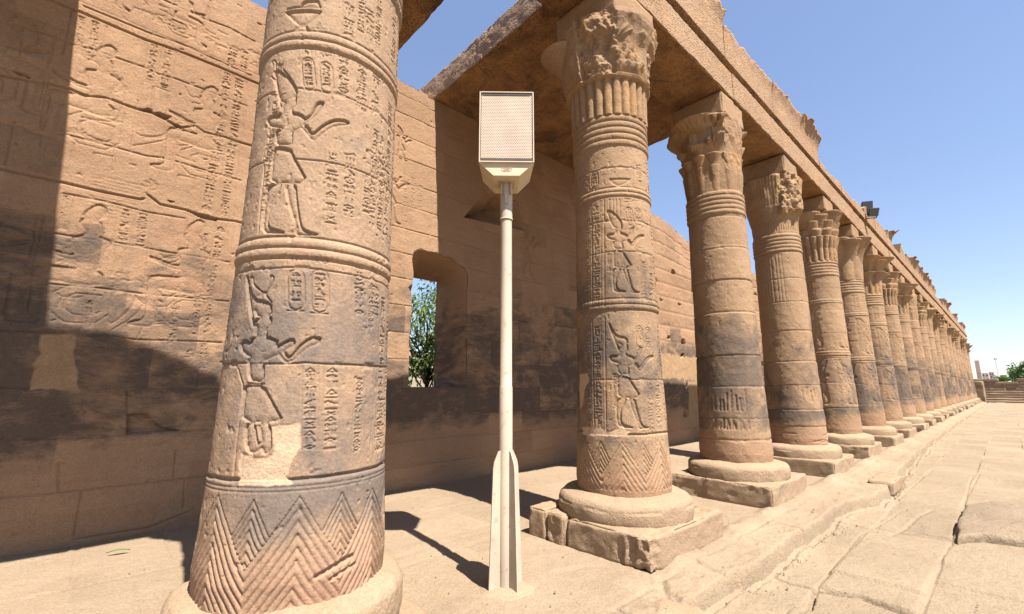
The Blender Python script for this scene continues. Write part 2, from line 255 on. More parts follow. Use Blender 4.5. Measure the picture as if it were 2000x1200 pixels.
# ------------------------------------------------------------------ materials
class NT:
    def __init__(s, name):
        s.m = bpy.data.materials.new(name); s.m.use_nodes = True
        s.n = s.m.node_tree.nodes; s.l = s.m.node_tree.links
        s.bsdf = s.n['Principled BSDF']
        s.geo = s.n.new('ShaderNodeNewGeometry')
        s.pos = s.geo.outputs['Position']
        s.sep = s.n.new('ShaderNodeSeparateXYZ'); s.l.new(s.pos, s.sep.inputs[0])
        s.z = s.sep.outputs[2]
    def put(s, sock, v):
        if hasattr(v, 'is_output') or isinstance(v, bpy.types.NodeSocket): s.l.new(v, sock)
        else: sock.default_value = v
    def scale(s, vec, sx, sy=None, sz=None, off=(0, 0, 0)):
        mp = s.n.new('ShaderNodeMapping'); s.l.new(vec, mp.inputs[0])
        mp.inputs['Scale'].default_value = (sx, sy if sy is not None else sx, sz if sz is not None else sx)
        mp.inputs['Location'].default_value = off
        return mp.outputs[0]
    def noise(s, vec, sc_=1.0, det=4, rough=0.55, dist=0.0):
        t = s.n.new('ShaderNodeTexNoise'); s.l.new(vec, t.inputs['Vector'])
        t.inputs['Scale'].default_value = sc_; t.inputs['Detail'].default_value = det
        t.inputs['Roughness'].default_value = rough; t.inputs['Distortion'].default_value = dist
        return t.outputs[0]
    def voro(s, vec, sc_=1.0, feat='F1', out='Distance', rnd=1.0):
        t = s.n.new('ShaderNodeTexVoronoi'); s.l.new(vec, t.inputs['Vector'])
        t.inputs['Scale'].default_value = sc_; t.feature = feat; t.inputs['Randomness'].default_value = rnd
        return t.outputs[out]
    def ramp(s, v, a, b, lo=0.0, hi=1.0, smooth=True):
        r = s.n.new('ShaderNodeMapRange'); s.put(r.inputs[0], v)
        r.inputs[1].default_value = a; r.inputs[2].default_value = b
        r.inputs[3].default_value = lo; r.inputs[4].default_value = hi
        r.interpolation_type = 'SMOOTHSTEP' if smooth else 'LINEAR'
        return r.outputs[0]
    def math(s, op, a, b=0.0, clamp=False):
        m = s.n.new('ShaderNodeMath'); m.operation = op; m.use_clamp = clamp
        s.put(m.inputs[0], a); s.put(m.inputs[1], b)
        return m.outputs[0]
    def mix(s, f, a, b, typ='MIX'):
        m = s.n.new('ShaderNodeMix'); m.data_type = 'RGBA'; m.blend_type = typ
        s.put(m.inputs[0], f)
        for k, v in ((6, a), (7, b)):
            if isinstance(v, tuple): v = v if len(v) == 4 else (*v, 1)
            s.put(m.inputs[k], v)
        return m.outputs[2]
    def attr(s, name):
        a = s.n.new('ShaderNodeAttribute'); a.attribute_name = name
        return a.outputs['Fac']
    def bump(s, h, dist, strength=1.0, prev=None):
        b = s.n.new('ShaderNodeBump'); b.inputs['Distance'].default_value = dist; b.inputs['Strength'].default_value = strength
        s.put(b.inputs['Height'], h)
        if prev is not None: s.l.new(prev, b.inputs['Normal'])
        return b.outputs[0]
    def done(s, col, rough=0.9, normal=None, spec=0.15):
        s.put(s.bsdf.inputs['Base Color'], col if not isinstance(col, tuple) else (*col, 1))
        s.put(s.bsdf.inputs['Roughness'], rough)
        s.bsdf.inputs['Specular IOR Level'].default_value = spec
        if normal is not None: s.l.new(normal, s.bsdf.inputs['Normal'])
        return s.m

ALB = .525
def stone(name, A, B, C=(.42, .20, .11), pink=0.35, patina=None, dark=(.085, .075, .08), soot=0.0, peck=0.0,
          strata=0.3, gravel=0.004, patch=False, tint=False, base_pink=False, freq=1.0, sootcol=(.05, .035, .025), band=None, hstreak=.6, soft=.2, under=False, thr=.43, tk=.5, pcol=((.43, .30, .195), (.48, .34, .225))):
    A = tuple(c * ALB for c in A); B = tuple(c * ALB for c in B); C = tuple(c * ALB for c in C)
    s = NT(name)
    P = s.pos
    big = s.noise(P, 0.9 * freq, 6, 0.6, 0.4)
    col = s.mix(s.ramp(big, .32, .68), A, B)
    sp = s.scale(P, 1.0, 1.0, 7.0, (3, 1, 2))
    st = s.noise(sp, 1.4 * freq, 5, 0.6, 0.6)
    col = s.mix(s.math('MULTIPLY', s.ramp(st, .35, .75), strata), col, tuple(c * .66 for c in A))
    pk = s.noise(s.scale(P, 1, 1, 1.8, (11, 7, 3)), 1.1 * freq, 5, 0.55, 0.3)
    col = s.mix(s.math('MULTIPLY', s.ramp(pk, .52, .74), pink), col, C)
    if tint:
        t = s.attr('tint')
        col = s.mix(s.ramp(t, 0, 1, 0, tk, False), col, tuple(c * .60 for c in B))
    if base_pink:
        m = s.math('MULTIPLY', s.ramp(s.z, .95, .45), s.ramp(pk, .3, .6, .05, .42))
        col = s.mix(m, col, (.33, .17, .115))
    med = s.noise(P, 9.0, 6, 0.65)
    if patina:
        z0, z1, z2, z3, k = patina
        w = s.math('MULTIPLY', s.ramp(s.z, z0, z1), s.ramp(s.z, z2, z3, 1, 0))
        pn = s.noise(s.scale(P, 1.0, 1.0, max(.8, hstreak * .7), (5, 9, 1)), 1.5, 9, 0.66, 0.7)
        pf = s.noise(s.scale(P, 1, 1, hstreak, (2, 4, 8)), 5.0, 8, 0.72, 0.3)
        comb = s.math('ADD', s.math('MULTIPLY', pn, .66), s.math('MULTIPLY', pf, .34))
        # threshold falls where w is high
        th = s.ramp(w, 0, 1, .68, thr, False)
        if tint: th = s.math('ADD', th, s.ramp(s.attr('tint'), 0, 1, .07, -.07, False))
        m = s.math('DIVIDE', s.math('SUBTRACT', comb, th), soft, True)
        m = s.math('MULTIPLY', m, k, True)
        if band:
            bz0, bz1, bk = band
            bw = s.math('MULTIPLY', s.ramp(s.z, bz0 - .06, bz0 + .04), s.ramp(s.z, bz1 - .02, bz1 + .03, 1, 0))
            bm = s.math('MULTIPLY', s.math('MULTIPLY', bw, s.ramp(comb, .38, .56)), bk)
            m = s.math('MAXIMUM', m, bm)
        if patch:
            m = s.math('MULTIPLY', m, s.math('SUBTRACT', 1.0, s.attr('patch')))
        col = s.mix(m, col, dark)
    if soot > 0:
        sn = s.noise(s.scale(P, 1, 1, 1, (4, 4, 4)), 1.6, 8, 0.68, 0.6)
        col = s.mix(s.math('MULTIPLY', s.ramp(sn, .44, .68), soot), col, sootcol)
        sn2 = s.noise(s.scale(P, 1, 1, 1, (14, 4, 4)), 2.6, 6, 0.6, 0.6)
        col = s.mix(s.math('MULTIPLY', s.ramp(sn2, .5, .72), .4), col, (.50, .27, .09))
    if under:   # soot mottles on ceiling faces, over orange-brown that paints in shade and bounce
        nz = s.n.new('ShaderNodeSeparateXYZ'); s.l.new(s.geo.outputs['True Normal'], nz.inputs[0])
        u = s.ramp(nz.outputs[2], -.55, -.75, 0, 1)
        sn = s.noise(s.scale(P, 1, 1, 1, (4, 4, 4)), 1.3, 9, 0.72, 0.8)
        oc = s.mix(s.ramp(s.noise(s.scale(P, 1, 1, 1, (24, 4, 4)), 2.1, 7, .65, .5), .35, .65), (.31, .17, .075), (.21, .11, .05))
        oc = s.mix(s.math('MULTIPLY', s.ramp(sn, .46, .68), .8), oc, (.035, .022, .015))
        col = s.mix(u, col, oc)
    if patch:
        pc = s.mix(s.ramp(med, .3, .7), pcol[0], pcol[1])
        col = s.mix(s.attr('patch'), col, pc)
    # grain and little pits of the sandstone
    grain = s.noise(P, 55.0, 4, 0.7)
    col = s.mix(1.0, col, s.mix(s.ramp(grain, .25, .75, 0, 1), (.80, .80, .80), (1.16, 1.15, 1.13)), 'MULTIPLY')
    col = s.mix(s.ramp(med, .2, .8, .28, 0, False), col, tuple(c * .6 for c in A))
    vp = s.voro(P, 26.0)
    pit = s.math('MULTIPLY', s.ramp(vp, .0, .12, 1, 0), s.ramp(s.noise(P, 5.0, 3), .5, .62))
    col = s.mix(s.math('MULTIPLY', pit, .45), col, tuple(c * .35 for c in A))
    h = s.math('ADD', s.math('MULTIPLY', med, 1.0), s.math('MULTIPLY', grain, .5))
    h = s.math('SUBTRACT', h, s.math('MULTIPLY', pit, .5))
    nrm = s.bump(h, gravel * 4.5, 1.0)
    if peck > 0:
        pv = s.voro(s.scale(P, 1, 1, 1.0, (1, 2, 3)), 30.0)
        pv2 = s.noise(P, 34.0, 3, 0.6)
        hh = s.math('ADD', s.ramp(pv, .1, .5), s.math('MULTIPLY', pv2, .7))
        nrm = s.bump(hh, peck, 1.0, nrm)
        col = s.mix(s.ramp(pv, .02, .25, .35, 0), col, tuple(c * .45 for c in A))
    return s.done(col, 0.92, nrm, 0.12)

M_WALL = stone('wall_sandstone', (.70, .45, .275), (.62, .385, .23), (.52, .265, .165), .5,
               patina=(0.55, 1.2, 2.3, 4.7, .95), dark=(.085, .066, .054), strata=.4, patch=True, tint=True, band=(1.12, 1.60, .95), hstreak=2.6, soft=.17, thr=.37, pcol=((.29, .19, .105), (.34, .23, .13)))
M_COL1 = stone('carved_sandstone', (.64, .44, .285), (.56, .375, .24), (.50, .29, .195), .35,
               patina=(0.60, 1.0, 1.5, 4.8, .84), dark=(.125, .106, .095), strata=.15, patch=True, base_pink=True, soft=.14, thr=.44, gravel=.0022, tint=True, tk=.22)
M_COL = stone('shaft_sandstone', (.64, .43, .26), (.55, .355, .21), (.48, .26, .16), .35,
               patina=(0.70, 1.05, 1.7, 4.5, .90), dark=(.088, .072, .063), strata=.25, patch=True, base_pink=True, soft=.16, thr=.375, gravel=.003, tint=True, tk=.3)
M_BASE = stone('base_sandstone', (.62, .455, .295), (.56, .395, .25), (.55, .36, .23), .3, strata=.25, gravel=.004)
M_CAP = stone('capital_sandstone', (.60, .40, .235), (.52, .33, .185), (.48, .27, .16), .35, strata=.1, soot=.35, sootcol=(.11, .07, .045))
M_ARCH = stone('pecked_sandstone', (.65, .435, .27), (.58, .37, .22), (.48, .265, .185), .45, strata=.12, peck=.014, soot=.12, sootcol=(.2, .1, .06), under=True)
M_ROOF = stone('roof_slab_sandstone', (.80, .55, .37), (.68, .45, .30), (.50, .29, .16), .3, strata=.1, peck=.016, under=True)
M_FLOOR = stone('floor_sandstone', (.60, .46, .31), (.53, .395, .26), (.46, .33, .215), .4, strata=.0, gravel=.005, freq=.8, tint=True, tk=.35)
M_PAVE = stone('paving_sandstone', (.595, .465, .315), (.51, .39, .26), (.42, .315, .215), .45, strata=.0, gravel=.006, tint=True, tk=.4, freq=.9)
M_DARKSLAB = stone('brown_paving_stone', (.56, .43, .29), (.64, .50, .34), (.48, .35, .22), .5, strata=.5, gravel=.012)
M_FARWALL = stone('brown_block_stone', (.55, .39, .25), (.42, .29, .185), (.34, .22, .14), .5, strata=.5)
M_HILL = stone('desert_hill', (.50, .40, .29), (.42, .33, .23), (.38, .29, .20), .5, strata=.2, gravel=.02, freq=.05)

def paint(name, col, rough=.5, wear=.15, spec=.4, bumpd=.0006, rust=0.0):
    s = NT(name)
    n = s.noise(s.pos, 3.0, 6, .6)
    f = s.noise(s.pos, 60.0, 3, .6)
    c = s.mix(s.math('MULTIPLY', s.ramp(n, .35, .75), wear), col, tuple(x * .6 for x in col))
    c = s.mix(s.math('MULTIPLY', s.ramp(f, .62, .72), wear * 1.2), c, (.30, .22, .14))
    if rust:
        c = s.mix(s.math('MULTIPLY', s.ramp(s.noise(s.pos, 14, 5, .7), .56, .66), rust), c, (.22, .09, .035))
    return s.done(c, s.ramp(n, .3, .7, rough - .08, rough + .12), s.bump(f, bumpd, .6), spec)

M_POST = paint('cream_painted_steel', (.42, .35, .265), .6, .5, rust=.35)
M_BOX = paint('ivory_painted_metal', (.50, .41, .27), .55, .35)
M_FRAME = paint('pale_painted_frame', (.47, .40, .31), .55, .3)
M_DARKGAP = paint('dark_trim_strip', (.05, .04, .04), .6, .1)
M_RUST = paint('rusty_bracket_steel', (.42, .33, .24), .6, .4, rust=.8)
M_BLACK = paint('black_lamp_housing', (.03, .033, .04), .45, .1)
M_GLASS = paint('dark_lamp_glass', (.05, .06, .075), .12, .0, spec=.6)
M_WHITE = paint('white_lamp_shell', (.7, .7, .68), .4, .1)

def grille_mat():
    s = NT('perforated_grille')
    tc = s.n.new('ShaderNodeTexCoord')
    o = tc.outputs['Object']
    sp = s.n.new('ShaderNodeSeparateXYZ'); s.l.new(o, sp.inputs[0])
    p = 0.0165
    def dots(ou, ov):
        u = s.math('DIVIDE', s.math('ADD', sp.outputs[0], 10 + ou), p)
        v = s.math('DIVIDE', s.math('ADD', sp.outputs[2], 10 + ov), p * 1.732)
        fu = s.math('SUBTRACT', s.math('FRACT', u), .5); fv = s.math('MULTIPLY', s.math('SUBTRACT', s.math('FRACT', v), .5), 1.732)
        return s.math('SQRT', s.math('ADD', s.math('MULTIPLY', fu, fu), s.math('MULTIPLY', fv, fv)))
    d = s.math('MINIMUM', dots(0, 0), dots(p / 2, p * .866))
    hole = s.ramp(d, .27, .35, 1, 0)
    n = s.noise(s.pos, 6, 4)
    c = s.mix(s.ramp(n, .3, .7), (.52, .43, .325), (.45, .37, .28))
    c = s.mix(hole, c, (.16, .10, .075))
    b = s.bump(s.math('MULTIPLY', hole, -1.0), .003, .8)
    return s.done(c, .5, b, .3)
M_GRILLE = grille_mat()

def leaf_mat(name, a, b):
    s = NT(name)
    r = s.n.new('ShaderNodeNewGeometry')
    n = s.noise(s.pos, 2.2, 3)
    rnd = s.attr('rnd')
    c = s.mix(rnd, a, b)
    c = s.mix(s.ramp(n, .35, .65, 0, .4), c, tuple(x * .55 for x in a))
    m = s.done(c, .5, None, .35)
    s.bsdf.inputs['Subsurface Weight'].default_value = 0.0
    tr = s.n.new('ShaderNodeBsdfTranslucent'); s.l.new(c, tr.inputs[0])
    ms = s.n.new('ShaderNodeMixShader'); ms.inputs[0].default_value = .3
    out = s.n['Material Output']
    s.l.new(s.bsdf.outputs[0], ms.inputs[1]); s.l.new(tr.outputs[0], ms.inputs[2]); s.l.new(ms.outputs[0], out.inputs[0])
    return m
M_LEAF = leaf_mat('broad_green_leaves', (.06, .13, .025), (.20, .27, .06))
M_LEAF2 = leaf_mat('acacia_leaves', (.07, .13, .035), (.15, .22, .07))
M_BARK = stone('tree_bark', (.16, .11, .07), (.10, .07, .05), (.14, .1, .07), .2)

# ------------------------------------------------------------------ carving
GLY = [
    ([[(.05, .5), (.95, .5)]], .3), ([[(.0, .5), (.14, .75), (.28, .3), (.43, .75), (.57, .3), (.71, .75), (.86, .3), (1, .6)]], .4),
    ([[(.1, .5), (.3, .8), (.7, .8), (.9, .5), (.7, .2), (.3, .2), (.1, .5)]], .5),
    ([[(.5, .95), (.8, .8), (.95, .5), (.8, .2), (.5, .05), (.2, .2), (.05, .5), (.2, .8), (.5, .95)], [(.5, .5), (.52, .5)]], .75),
    ([[(.3, .05), (.3, .95), (.6, .8), (.62, .4), (.3, .3)]], .9), ([[(.5, .05), (.5, .95)]], .8),
    ([[(.05, .8), (.25, .95), (.35, .75), (.3, .55), (.5, .4), (.95, .25), (.7, .2), (.5, .05)], [(.35, .75), (.6, .6), (.9, .3)], [(.5, .2), (.5, .0), (.65, .0)]], .95),
    ([[(.05, .15), (.95, .15), (.95, .4), (.05, .4), (.05, .15)]], .5), ([[(.1, .1), (.1, .9), (.9, .9), (.9, .1)]], .6),
    ([[(.5, 1), (.35, .8), (.5, .62), (.65, .8), (.5, 1)], [(.5, .62), (.5, .0)], [(.15, .55), (.85, .55)]], .95),
    ([[(.0, .35), (.3, .3), (.55, .6), (.8, .75), (1, .5)], [(.8, .75), (.78, .95)]], .55),
    ([[(.1, .5), (.5, .8), (.95, .5), (.5, .3), (.1, .5)], [(.5, .55), (.52, .55)], [(.35, .3), (.3, .02)], [(.6, .3), (.75, .05)]], .7),
    ([[(.2, .05), (.2, .9)], [(.5, .05), (.5, .9)], [(.8, .05), (.8, .9)]], .45), ([[(.1, .1), (.5, .9), (.9, .1), (.1, .1)]], .6),
    ([[(.3, 0), (.3, .5), (.55, .75), (.5, .95), (.3, .9), (.3, .6)], [(.3, .4), (.7, .45), (.75, .1), (.9, .0)], [(.3, .15), (.7, .1)]], .95),
    ([[(.0, .2), (.2, .6), (.6, .65), (.9, .9)], [(.6, .65), (.85, .5), (.85, .1)], [(.2, .6), (.2, .1)]], .8),
    ([[(.05, .3), (.95, .3)], [(.2, .6), (.8, .6)]], .4), ([[(.1, .85), (.9, .85)], [(.5, .85), (.5, .1)], [(.3, .1), (.7, .1)]], .7),
    ([[(.1, .3), (.3, .1), (.7, .1), (.9, .3), (.1, .3)]], .4), ([[(.2, .9), (.8, .1)], [(.8, .9), (.2, .1)]], .5),
]

def smooth_poly(p, it=2):
    for _ in range(it):
        q = []
        for a, b in zip(p, list(p[1:]) + [p[0]]):
            q.append((a[0] * .8 + b[0] * .2, a[1] * .8 + b[1] * .2)); q.append((a[0] * .2 + b[0] * .8, a[1] * .2 + b[1] * .8))
        p = q
    return p

def smooth_line(p, it=2):
    if len(p) < 3: return p
    for _ in range(it):
        q = [p[0]]
        for a, b in zip(p[:-1], p[1:]):
            q.append((a[0] * .75 + b[0] * .25, a[1] * .75 + b[1] * .25)); q.append((a[0] * .25 + b[0] * .75, a[1] * .25 + b[1] * .75))
        q.append(p[-1]); p = q
    return p

# seated king, unit height, facing +u
SEAT = dict(
    crown=[(.36, .86), (.34, .97), (.40, 1.0), (.47, .93), (.49, .86)], head=[(.36, .86), (.49, .86), (.50, .80), (.45, .76), (.46, .72), (.36, .72)],
    chest=[(.27, .70), (.36, .73), (.46, .72), (.54, .69), (.49, .55), (.47, .44), (.33, .44), (.33, .56)],
    arm=[(.28, .69), (.33, .68), (.36, .56), (.52, .50), (.72, .57), (.72, .60), (.52, .54), (.38, .60), (.30, .66)],
    lap=[(.30, .44), (.47, .45), (.68, .44), (.72, .38), (.70, .33), (.30, .31)],
    shin=[(.62, .34), (.71, .35), (.70, .20), (.70, .06), (.80, .03), (.80, .0), (.62, .0), (.63, .12)])
SEATS = dict(t1=[(.22, .31), (.58, .31), (.58, .02), (.22, .02), (.22, .40)], t2=[(.28, .25), (.50, .25), (.50, .08), (.28, .08), (.28, .25)],
             staff=[(.74, .78), (.72, .0)], tail=[(.28, .72), (.24, .52), (.25, .42)])

class Canvas:
    def __init__(s, u0, u1, v0, v1, d, dv=None):
        dv = dv or d
        s.nu = int(round((u1 - u0) / d)) + 1; s.nv = int(round((v1 - v0) / dv)) + 1
        s.u = np.linspace(u0, u1, s.nu); s.v = np.linspace(v0, v1, s.nv)
        s.du = s.u[1] - s.u[0]; s.dv = s.v[1] - s.v[0]
        s.G = np.zeros((s.nu, s.nv), np.float32)
        s.H = np.zeros((s.nu, s.nv), np.float32)
        s.patch = np.zeros((s.nu, s.nv), np.float32)
        s.tint = np.zeros((s.nu, s.nv), np.float32)
    def win(s, pts, pad):
        p = np.asarray(pts, float)
        a = np.clip(int((p[:, 0].min() - pad - s.u[0]) / s.du), 0, s.nu); b = np.clip(int((p[:, 0].max() + pad - s.u[0]) / s.du) + 2, 0, s.nu)
        c = np.clip(int((p[:, 1].min() - pad - s.v[0]) / s.dv), 0, s.nv); e = np.clip(int((p[:, 1].max() + pad - s.v[0]) / s.dv) + 2, 0, s.nv)
        if b - a < 1 or e - c < 1: return None
        return slice(a, b), slice(c, e)
    def dist(s, U, V, pts):
        D = np.full(U.shape, 1e9)
        for (x0, y0), (x1, y1) in zip(pts[:-1], pts[1:]):
            dx, dy = x1 - x0, y1 - y0; L = dx * dx + dy * dy + 1e-12
            t = np.clip(((U - x0) * dx + (V - y0) * dy) / L, 0, 1)
            D = np.minimum(D, (U - x0 - t * dx) ** 2 + (V - y0 - t * dy) ** 2)
        return np.sqrt(D)
    def stroke(s, pts, w, d, soft=None):
        soft = soft or max(s.du * .8, w * .3)
        # each segment in its own window
        for k in range(len(pts) - 1):
            seg = [pts[k], pts[k + 1]]
            W_ = s.win(seg, w + soft)
            if W_ is None: continue
            U, V = np.meshgrid(s.u[W_[0]], s.v[W_[1]], indexing='ij')
            D = s.dist(U, V, seg)
            h = d * np.clip((w / 2 + soft - D) / (soft * 1.5), 0, 1)
            s.G[W_] = np.maximum(s.G[W_], h)
    def inside(s, U, V, poly):
        I = np.zeros(U.shape, bool); n = len(poly)
        for i in range(n):
            x0, y0 = poly[i]; x1, y1 = poly[(i + 1) % n]
            if y0 == y1: continue
            c = ((y0 > V) != (y1 > V)) & (U < (x1 - x0) * (V - y0) / (y1 - y0) + x0)
            I ^= c
        return I
    def fill(s, poly, d, edge=.02, keep=.36):
        W_ = s.win(poly, .02)
        if W_ is None: return
        U, V = np.meshgrid(s.u[W_[0]], s.v[W_[1]], indexing='ij')
        I = s.inside(U, V, poly)
        D = s.dist(U, V, list(poly) + [poly[0]])
        h = d * (keep + (1 - keep) * np.exp(-(D / edge) ** 1.5)) * I
        s.G[W_] = np.maximum(s.G[W_], h)
    def mark(s, poly, arr, val=1.0, soft=.015, jag=0.0, seed=0):
        W_ = s.win(poly, .1)
        if W_ is None: return
        U, V = np.meshgrid(s.u[W_[0]], s.v[W_[1]], indexing='ij')
        if jag:
            U2 = U + jag * fbm(U, V, 0, 14, 3, seed); V2 = V + jag * fbm(U, V, 3, 14, 3, seed + 5)
        else: U2, V2 = U, V
        I = s.inside(U2, V2, poly)
        D = s.dist(U2, V2, list(poly) + [poly[0]])
        h = np.where(I, np.clip(D / soft, 0, 1), 0) * val
        arr[W_] = np.maximum(arr[W_], h)
    def glyph(s, g, x, y, w, h, lw, d, mirror=False):
        for st in g:
            s.stroke([(x + ((1 - a) if mirror else a) * w, y + b * h) for a, b in st], lw, d)
    def text(s, spec, rng, lw, d, lines=True, cart=False):
        u0, z0, u1, z1, w = spec
        w = abs(w)
        if w < .01 or abs(z0 - z1) < .01: return
        def cu(z): return u0 + (u1 - u0) * (z0 - z) / (z0 - z1)
        if cart:
            c = w * .5; zt, zb = z0, z1
            ring = [(cu(zt) - c, zt - c), (cu(zt) - c * .7, zt - c * .3), (cu(zt), zt), (cu(zt) + c * .7, zt - c * .3), (cu(zt) + c, zt - c),
                    (cu(zb) + c, zb + c), (cu(zb) + c * .7, zb + c * .3), (cu(zb), zb), (cu(zb) - c * .7, zb + c * .3), (cu(zb) - c, zb + c), (cu(zt) - c, zt - c)]
            s.stroke(ring, lw * 1.15, d)
            s.stroke([(cu(zb) - c, zb - lw), (cu(zb) + c, zb - lw)], lw, d)
            z = zt - c * .5; gw = w * .62; end = zb + c * .45
        else:
            z = z0 - w * .1; gw = w * .8; end = z1
            if lines:
                for sg in (-1, 1):
                    s.stroke([(cu(z0) + sg * w * .56, z0), (cu(z1) + sg * w * .56, z1)], lw * .6, d * .55)
        while z > end + gw * .2:
            g, hr = GLY[rng.randrange(len(GLY))]
            h = gw * hr * rng.uniform(.60, .8)
            if z - h < end - gw * .1: break
            x = cu(z) - gw / 2
            if hr > .65 and rng.random() < .5:
                g2, hr2 = GLY[rng.randrange(len(GLY))]
                s.glyph(g, x, z - h, gw * .45, h, lw, d, rng.random() < .3)
                s.glyph(g2, x + gw * .55, z - h, gw * .45, h, lw, d)
            else:
                s.glyph(g, x, z - h, gw, h, lw, d, rng.random() < .3)
            z -= h + gw * .11
    def figure(s, fig, strokes, d, edge, lw, tf=lambda p: p):
        """one sunk silhouette: full depth along its outline, body rounded up inside, fine inner lines"""
        polys = [[tf(q) for q in smooth_poly(p, 1)] for p in fig.values()]
        W_ = s.win([q for p in polys for q in p], .05)
        if W_ is None: return
        U, V = np.meshgrid(s.u[W_[0]], s.v[W_[1]], indexing='ij')
        if U.shape[0] < 4 or U.shape[1] < 4: return
        M = np.zeros(U.shape, bool)
        for p in polys: M |= s.inside(U, V, p)
        def grow(A, dia):
            B = A.copy()
            B[1:] |= A[:-1]; B[:-1] |= A[1:]; B[:, 1:] |= A[:, :-1]; B[:, :-1] |= A[:, 1:]
            if dia:
                B[1:, 1:] |= A[:-1, :-1]; B[:-1, :-1] |= A[1:, 1:]; B[1:, :-1] |= A[:-1, 1:]; B[:-1, 1:] |= A[1:, :-1]
            return B
        r = max(1, int(round(.007 / s.du)))
        for k in range(r): M = grow(M, k % 2)
        for k in range(r): M = ~grow(~M, k % 2)
        D = np.zeros(U.shape); A = M.copy()
        for k in range(int(edge * 2.2 / s.du) + 2):
            D += A * s.du; A = ~grow(~A, k % 2)
        h = M * d * (.30 + .70 * np.exp(-(D / edge) ** 1.3))
        s.G[W_] = np.maximum(s.G[W_], h)
        for k, p in fig.items():
            q = [tf(a) for a in smooth_poly(p, 1)]
            s.stroke(q + [q[0]], max(lw, .002), d * .52, s.du * .8)
        for k, p in strokes.items():
            s.stroke([tf(q) for q in smooth_line(p, 1)], lw + .003, d * .6)

# ------------------------------------------------------------------ columns
CX = -3.07
COLY = [1.02] + [4.5 + 3.085 * k for k in range(22)]
RU = .48
def prof(z):
    return np.interp(z, [.45, .5, .62, 1.11, 2.4, 4.8], [.505, .512, .522, .50, .47, .445])

def ring_band(z, c, w, h):
    return h * np.sqrt(np.clip(1 - ((z - c) / (w / 2)) ** 2, 0, 1))

def neck_rings(cv):
    z = cv.v
    r = np.zeros_like(z)
    for k in range(5):
        r += ring_band(z, 4.44 + k * .08, .075, .020)
    cv.H += r[None, :]

def torus_pair(cv, z0, w=.045, h=.012):
    r = ring_band(cv.v, z0, w, h) + ring_band(cv.v, z0 + w * 1.15, w, h) 
    cv.H += r[None, :] - 0
    cv.stroke([(cv.u[0], z0 - w * .75), (cv.u[-1], z0 - w * .75)], .010, .007)
    cv.stroke([(cv.u[0], z0 + w * 1.9), (cv.u[-1], z0 + w * 1.9)], .010, .007)

def joint_ring(cv, z, rng, w=.008, d=.008):
    pts = []; u = cv.u[0]
    while u < cv.u[-1]:
        pts.append((u, z + rng.uniform(-.004, .004))); u += rng.uniform(.05, .15)
    pts.append((cv.u[-1], pts[0][1]))
    cv.stroke(pts, w, d)
    for k in range(9):                      # spalled spots along the joint
        a = rng.uniform(cv.u[0], cv.u[-1]); q = rng.uniform(.02, .06)
        cv.stroke([(a, z), (a + q, z + rng.uniform(-.01, .01))], rng.uniform(.012, .025), .010, .012)

def chevrons(cv, z0, z1, rng, lw, d, step=.052):
    """overlapping papyrus-stem triangles round the foot of a carved shaft"""
    u0, u1 = cv.u[0], cv.u[-1]
    n = 7; pw = (u1 - u0) / n
    m = (cv.v > z0) & (cv.v < z1 + .01)
    U, Z = np.meshgrid(cv.u, cv.v[m], indexing='ij')
    U = U + .012 * fbm(U, Z, 1, 4, 2, 77); Z = Z + .006 * fbm(U, Z, 5, 6, 2, 78)
    k = np.floor((U - u0) / pw)
    a = np.abs(U - u0 - (k + .5) * pw)                      # distance to the tall stem
    b = pw / 2 - a                                          # distance to the small one between
    sl = 1.55
    zA = z1 - .015 + .02 * vnoise(k, 0, 0, 5)
    big = Z < zA - sl * a
    p1 = (zA - sl * a - Z) / step
    p2 = (z1 - .02 - (sl + .35) * b - Z) / (step * .8)
    ph = np.where(big, p1, np.where(p2 > -.1, p2, .5))
    g = np.clip(1.25 - np.abs((ph % 1) - .0) / .22, 0, 1) + np.clip(1.25 - np.abs((ph % 1) - 1.0) / .22, 0, 1)
    g = np.clip(g, 0, 1) * sstep(z1 + .01, z1 - .01, Z)
    wear = np.clip(.75 + .9 * fbm(U, Z, 2, 3, 3, 79), .15, 1)
    cv.G[:, m] = np.maximum(cv.G[:, m], d * g * wear)

def drum_shift(cv, zs, rng, amp=.004):
    for a, b in zip(zs[:-1], zs[1:]):
        m = (cv.v >= a) & (cv.v < b)
        cv.H[:, m] += rng.uniform(-amp, amp)
        cv.tint[:, m] = rng.random()

def shaft_mesh(name, cv, Y, seed, amp=.005, wob=.006):
    a0 = math.atan2(-Y, -CX)
    n = cv.nu - 1
    U = cv.u[:-1, None] + 0 * cv.v[None]; Z = cv.v[None] + 0 * U
    ang = a0 + U / RU
    Hh = (cv.H - cv.G * (1 - cv.patch) - cv.patch * .006)[:-1]
    R = prof(Z) + Hh
    x, y = np.cos(ang), np.sin(ang)
    nz = fbm(x * .5 + Y, y * .5, Z, 9, 4, seed)
    nb = fbm(x * .5 + Y, y * .5, Z, 2.2, 2, seed + 3)
    pit = np.clip(fbm(x * .5 + Y, y * .5, Z, 26, 2, seed + 9) - .42, 0, 1)
    sm = 1 - cv.patch[:-1] * .8
    R = R + (nz * amp - pit * .02) * sm + nb * wob
    return grid_mesh(name, R * x, R * y, Z, wrap=True, attrs={'patch': cv.patch[:-1], 'tint': cv.tint[:-1]})

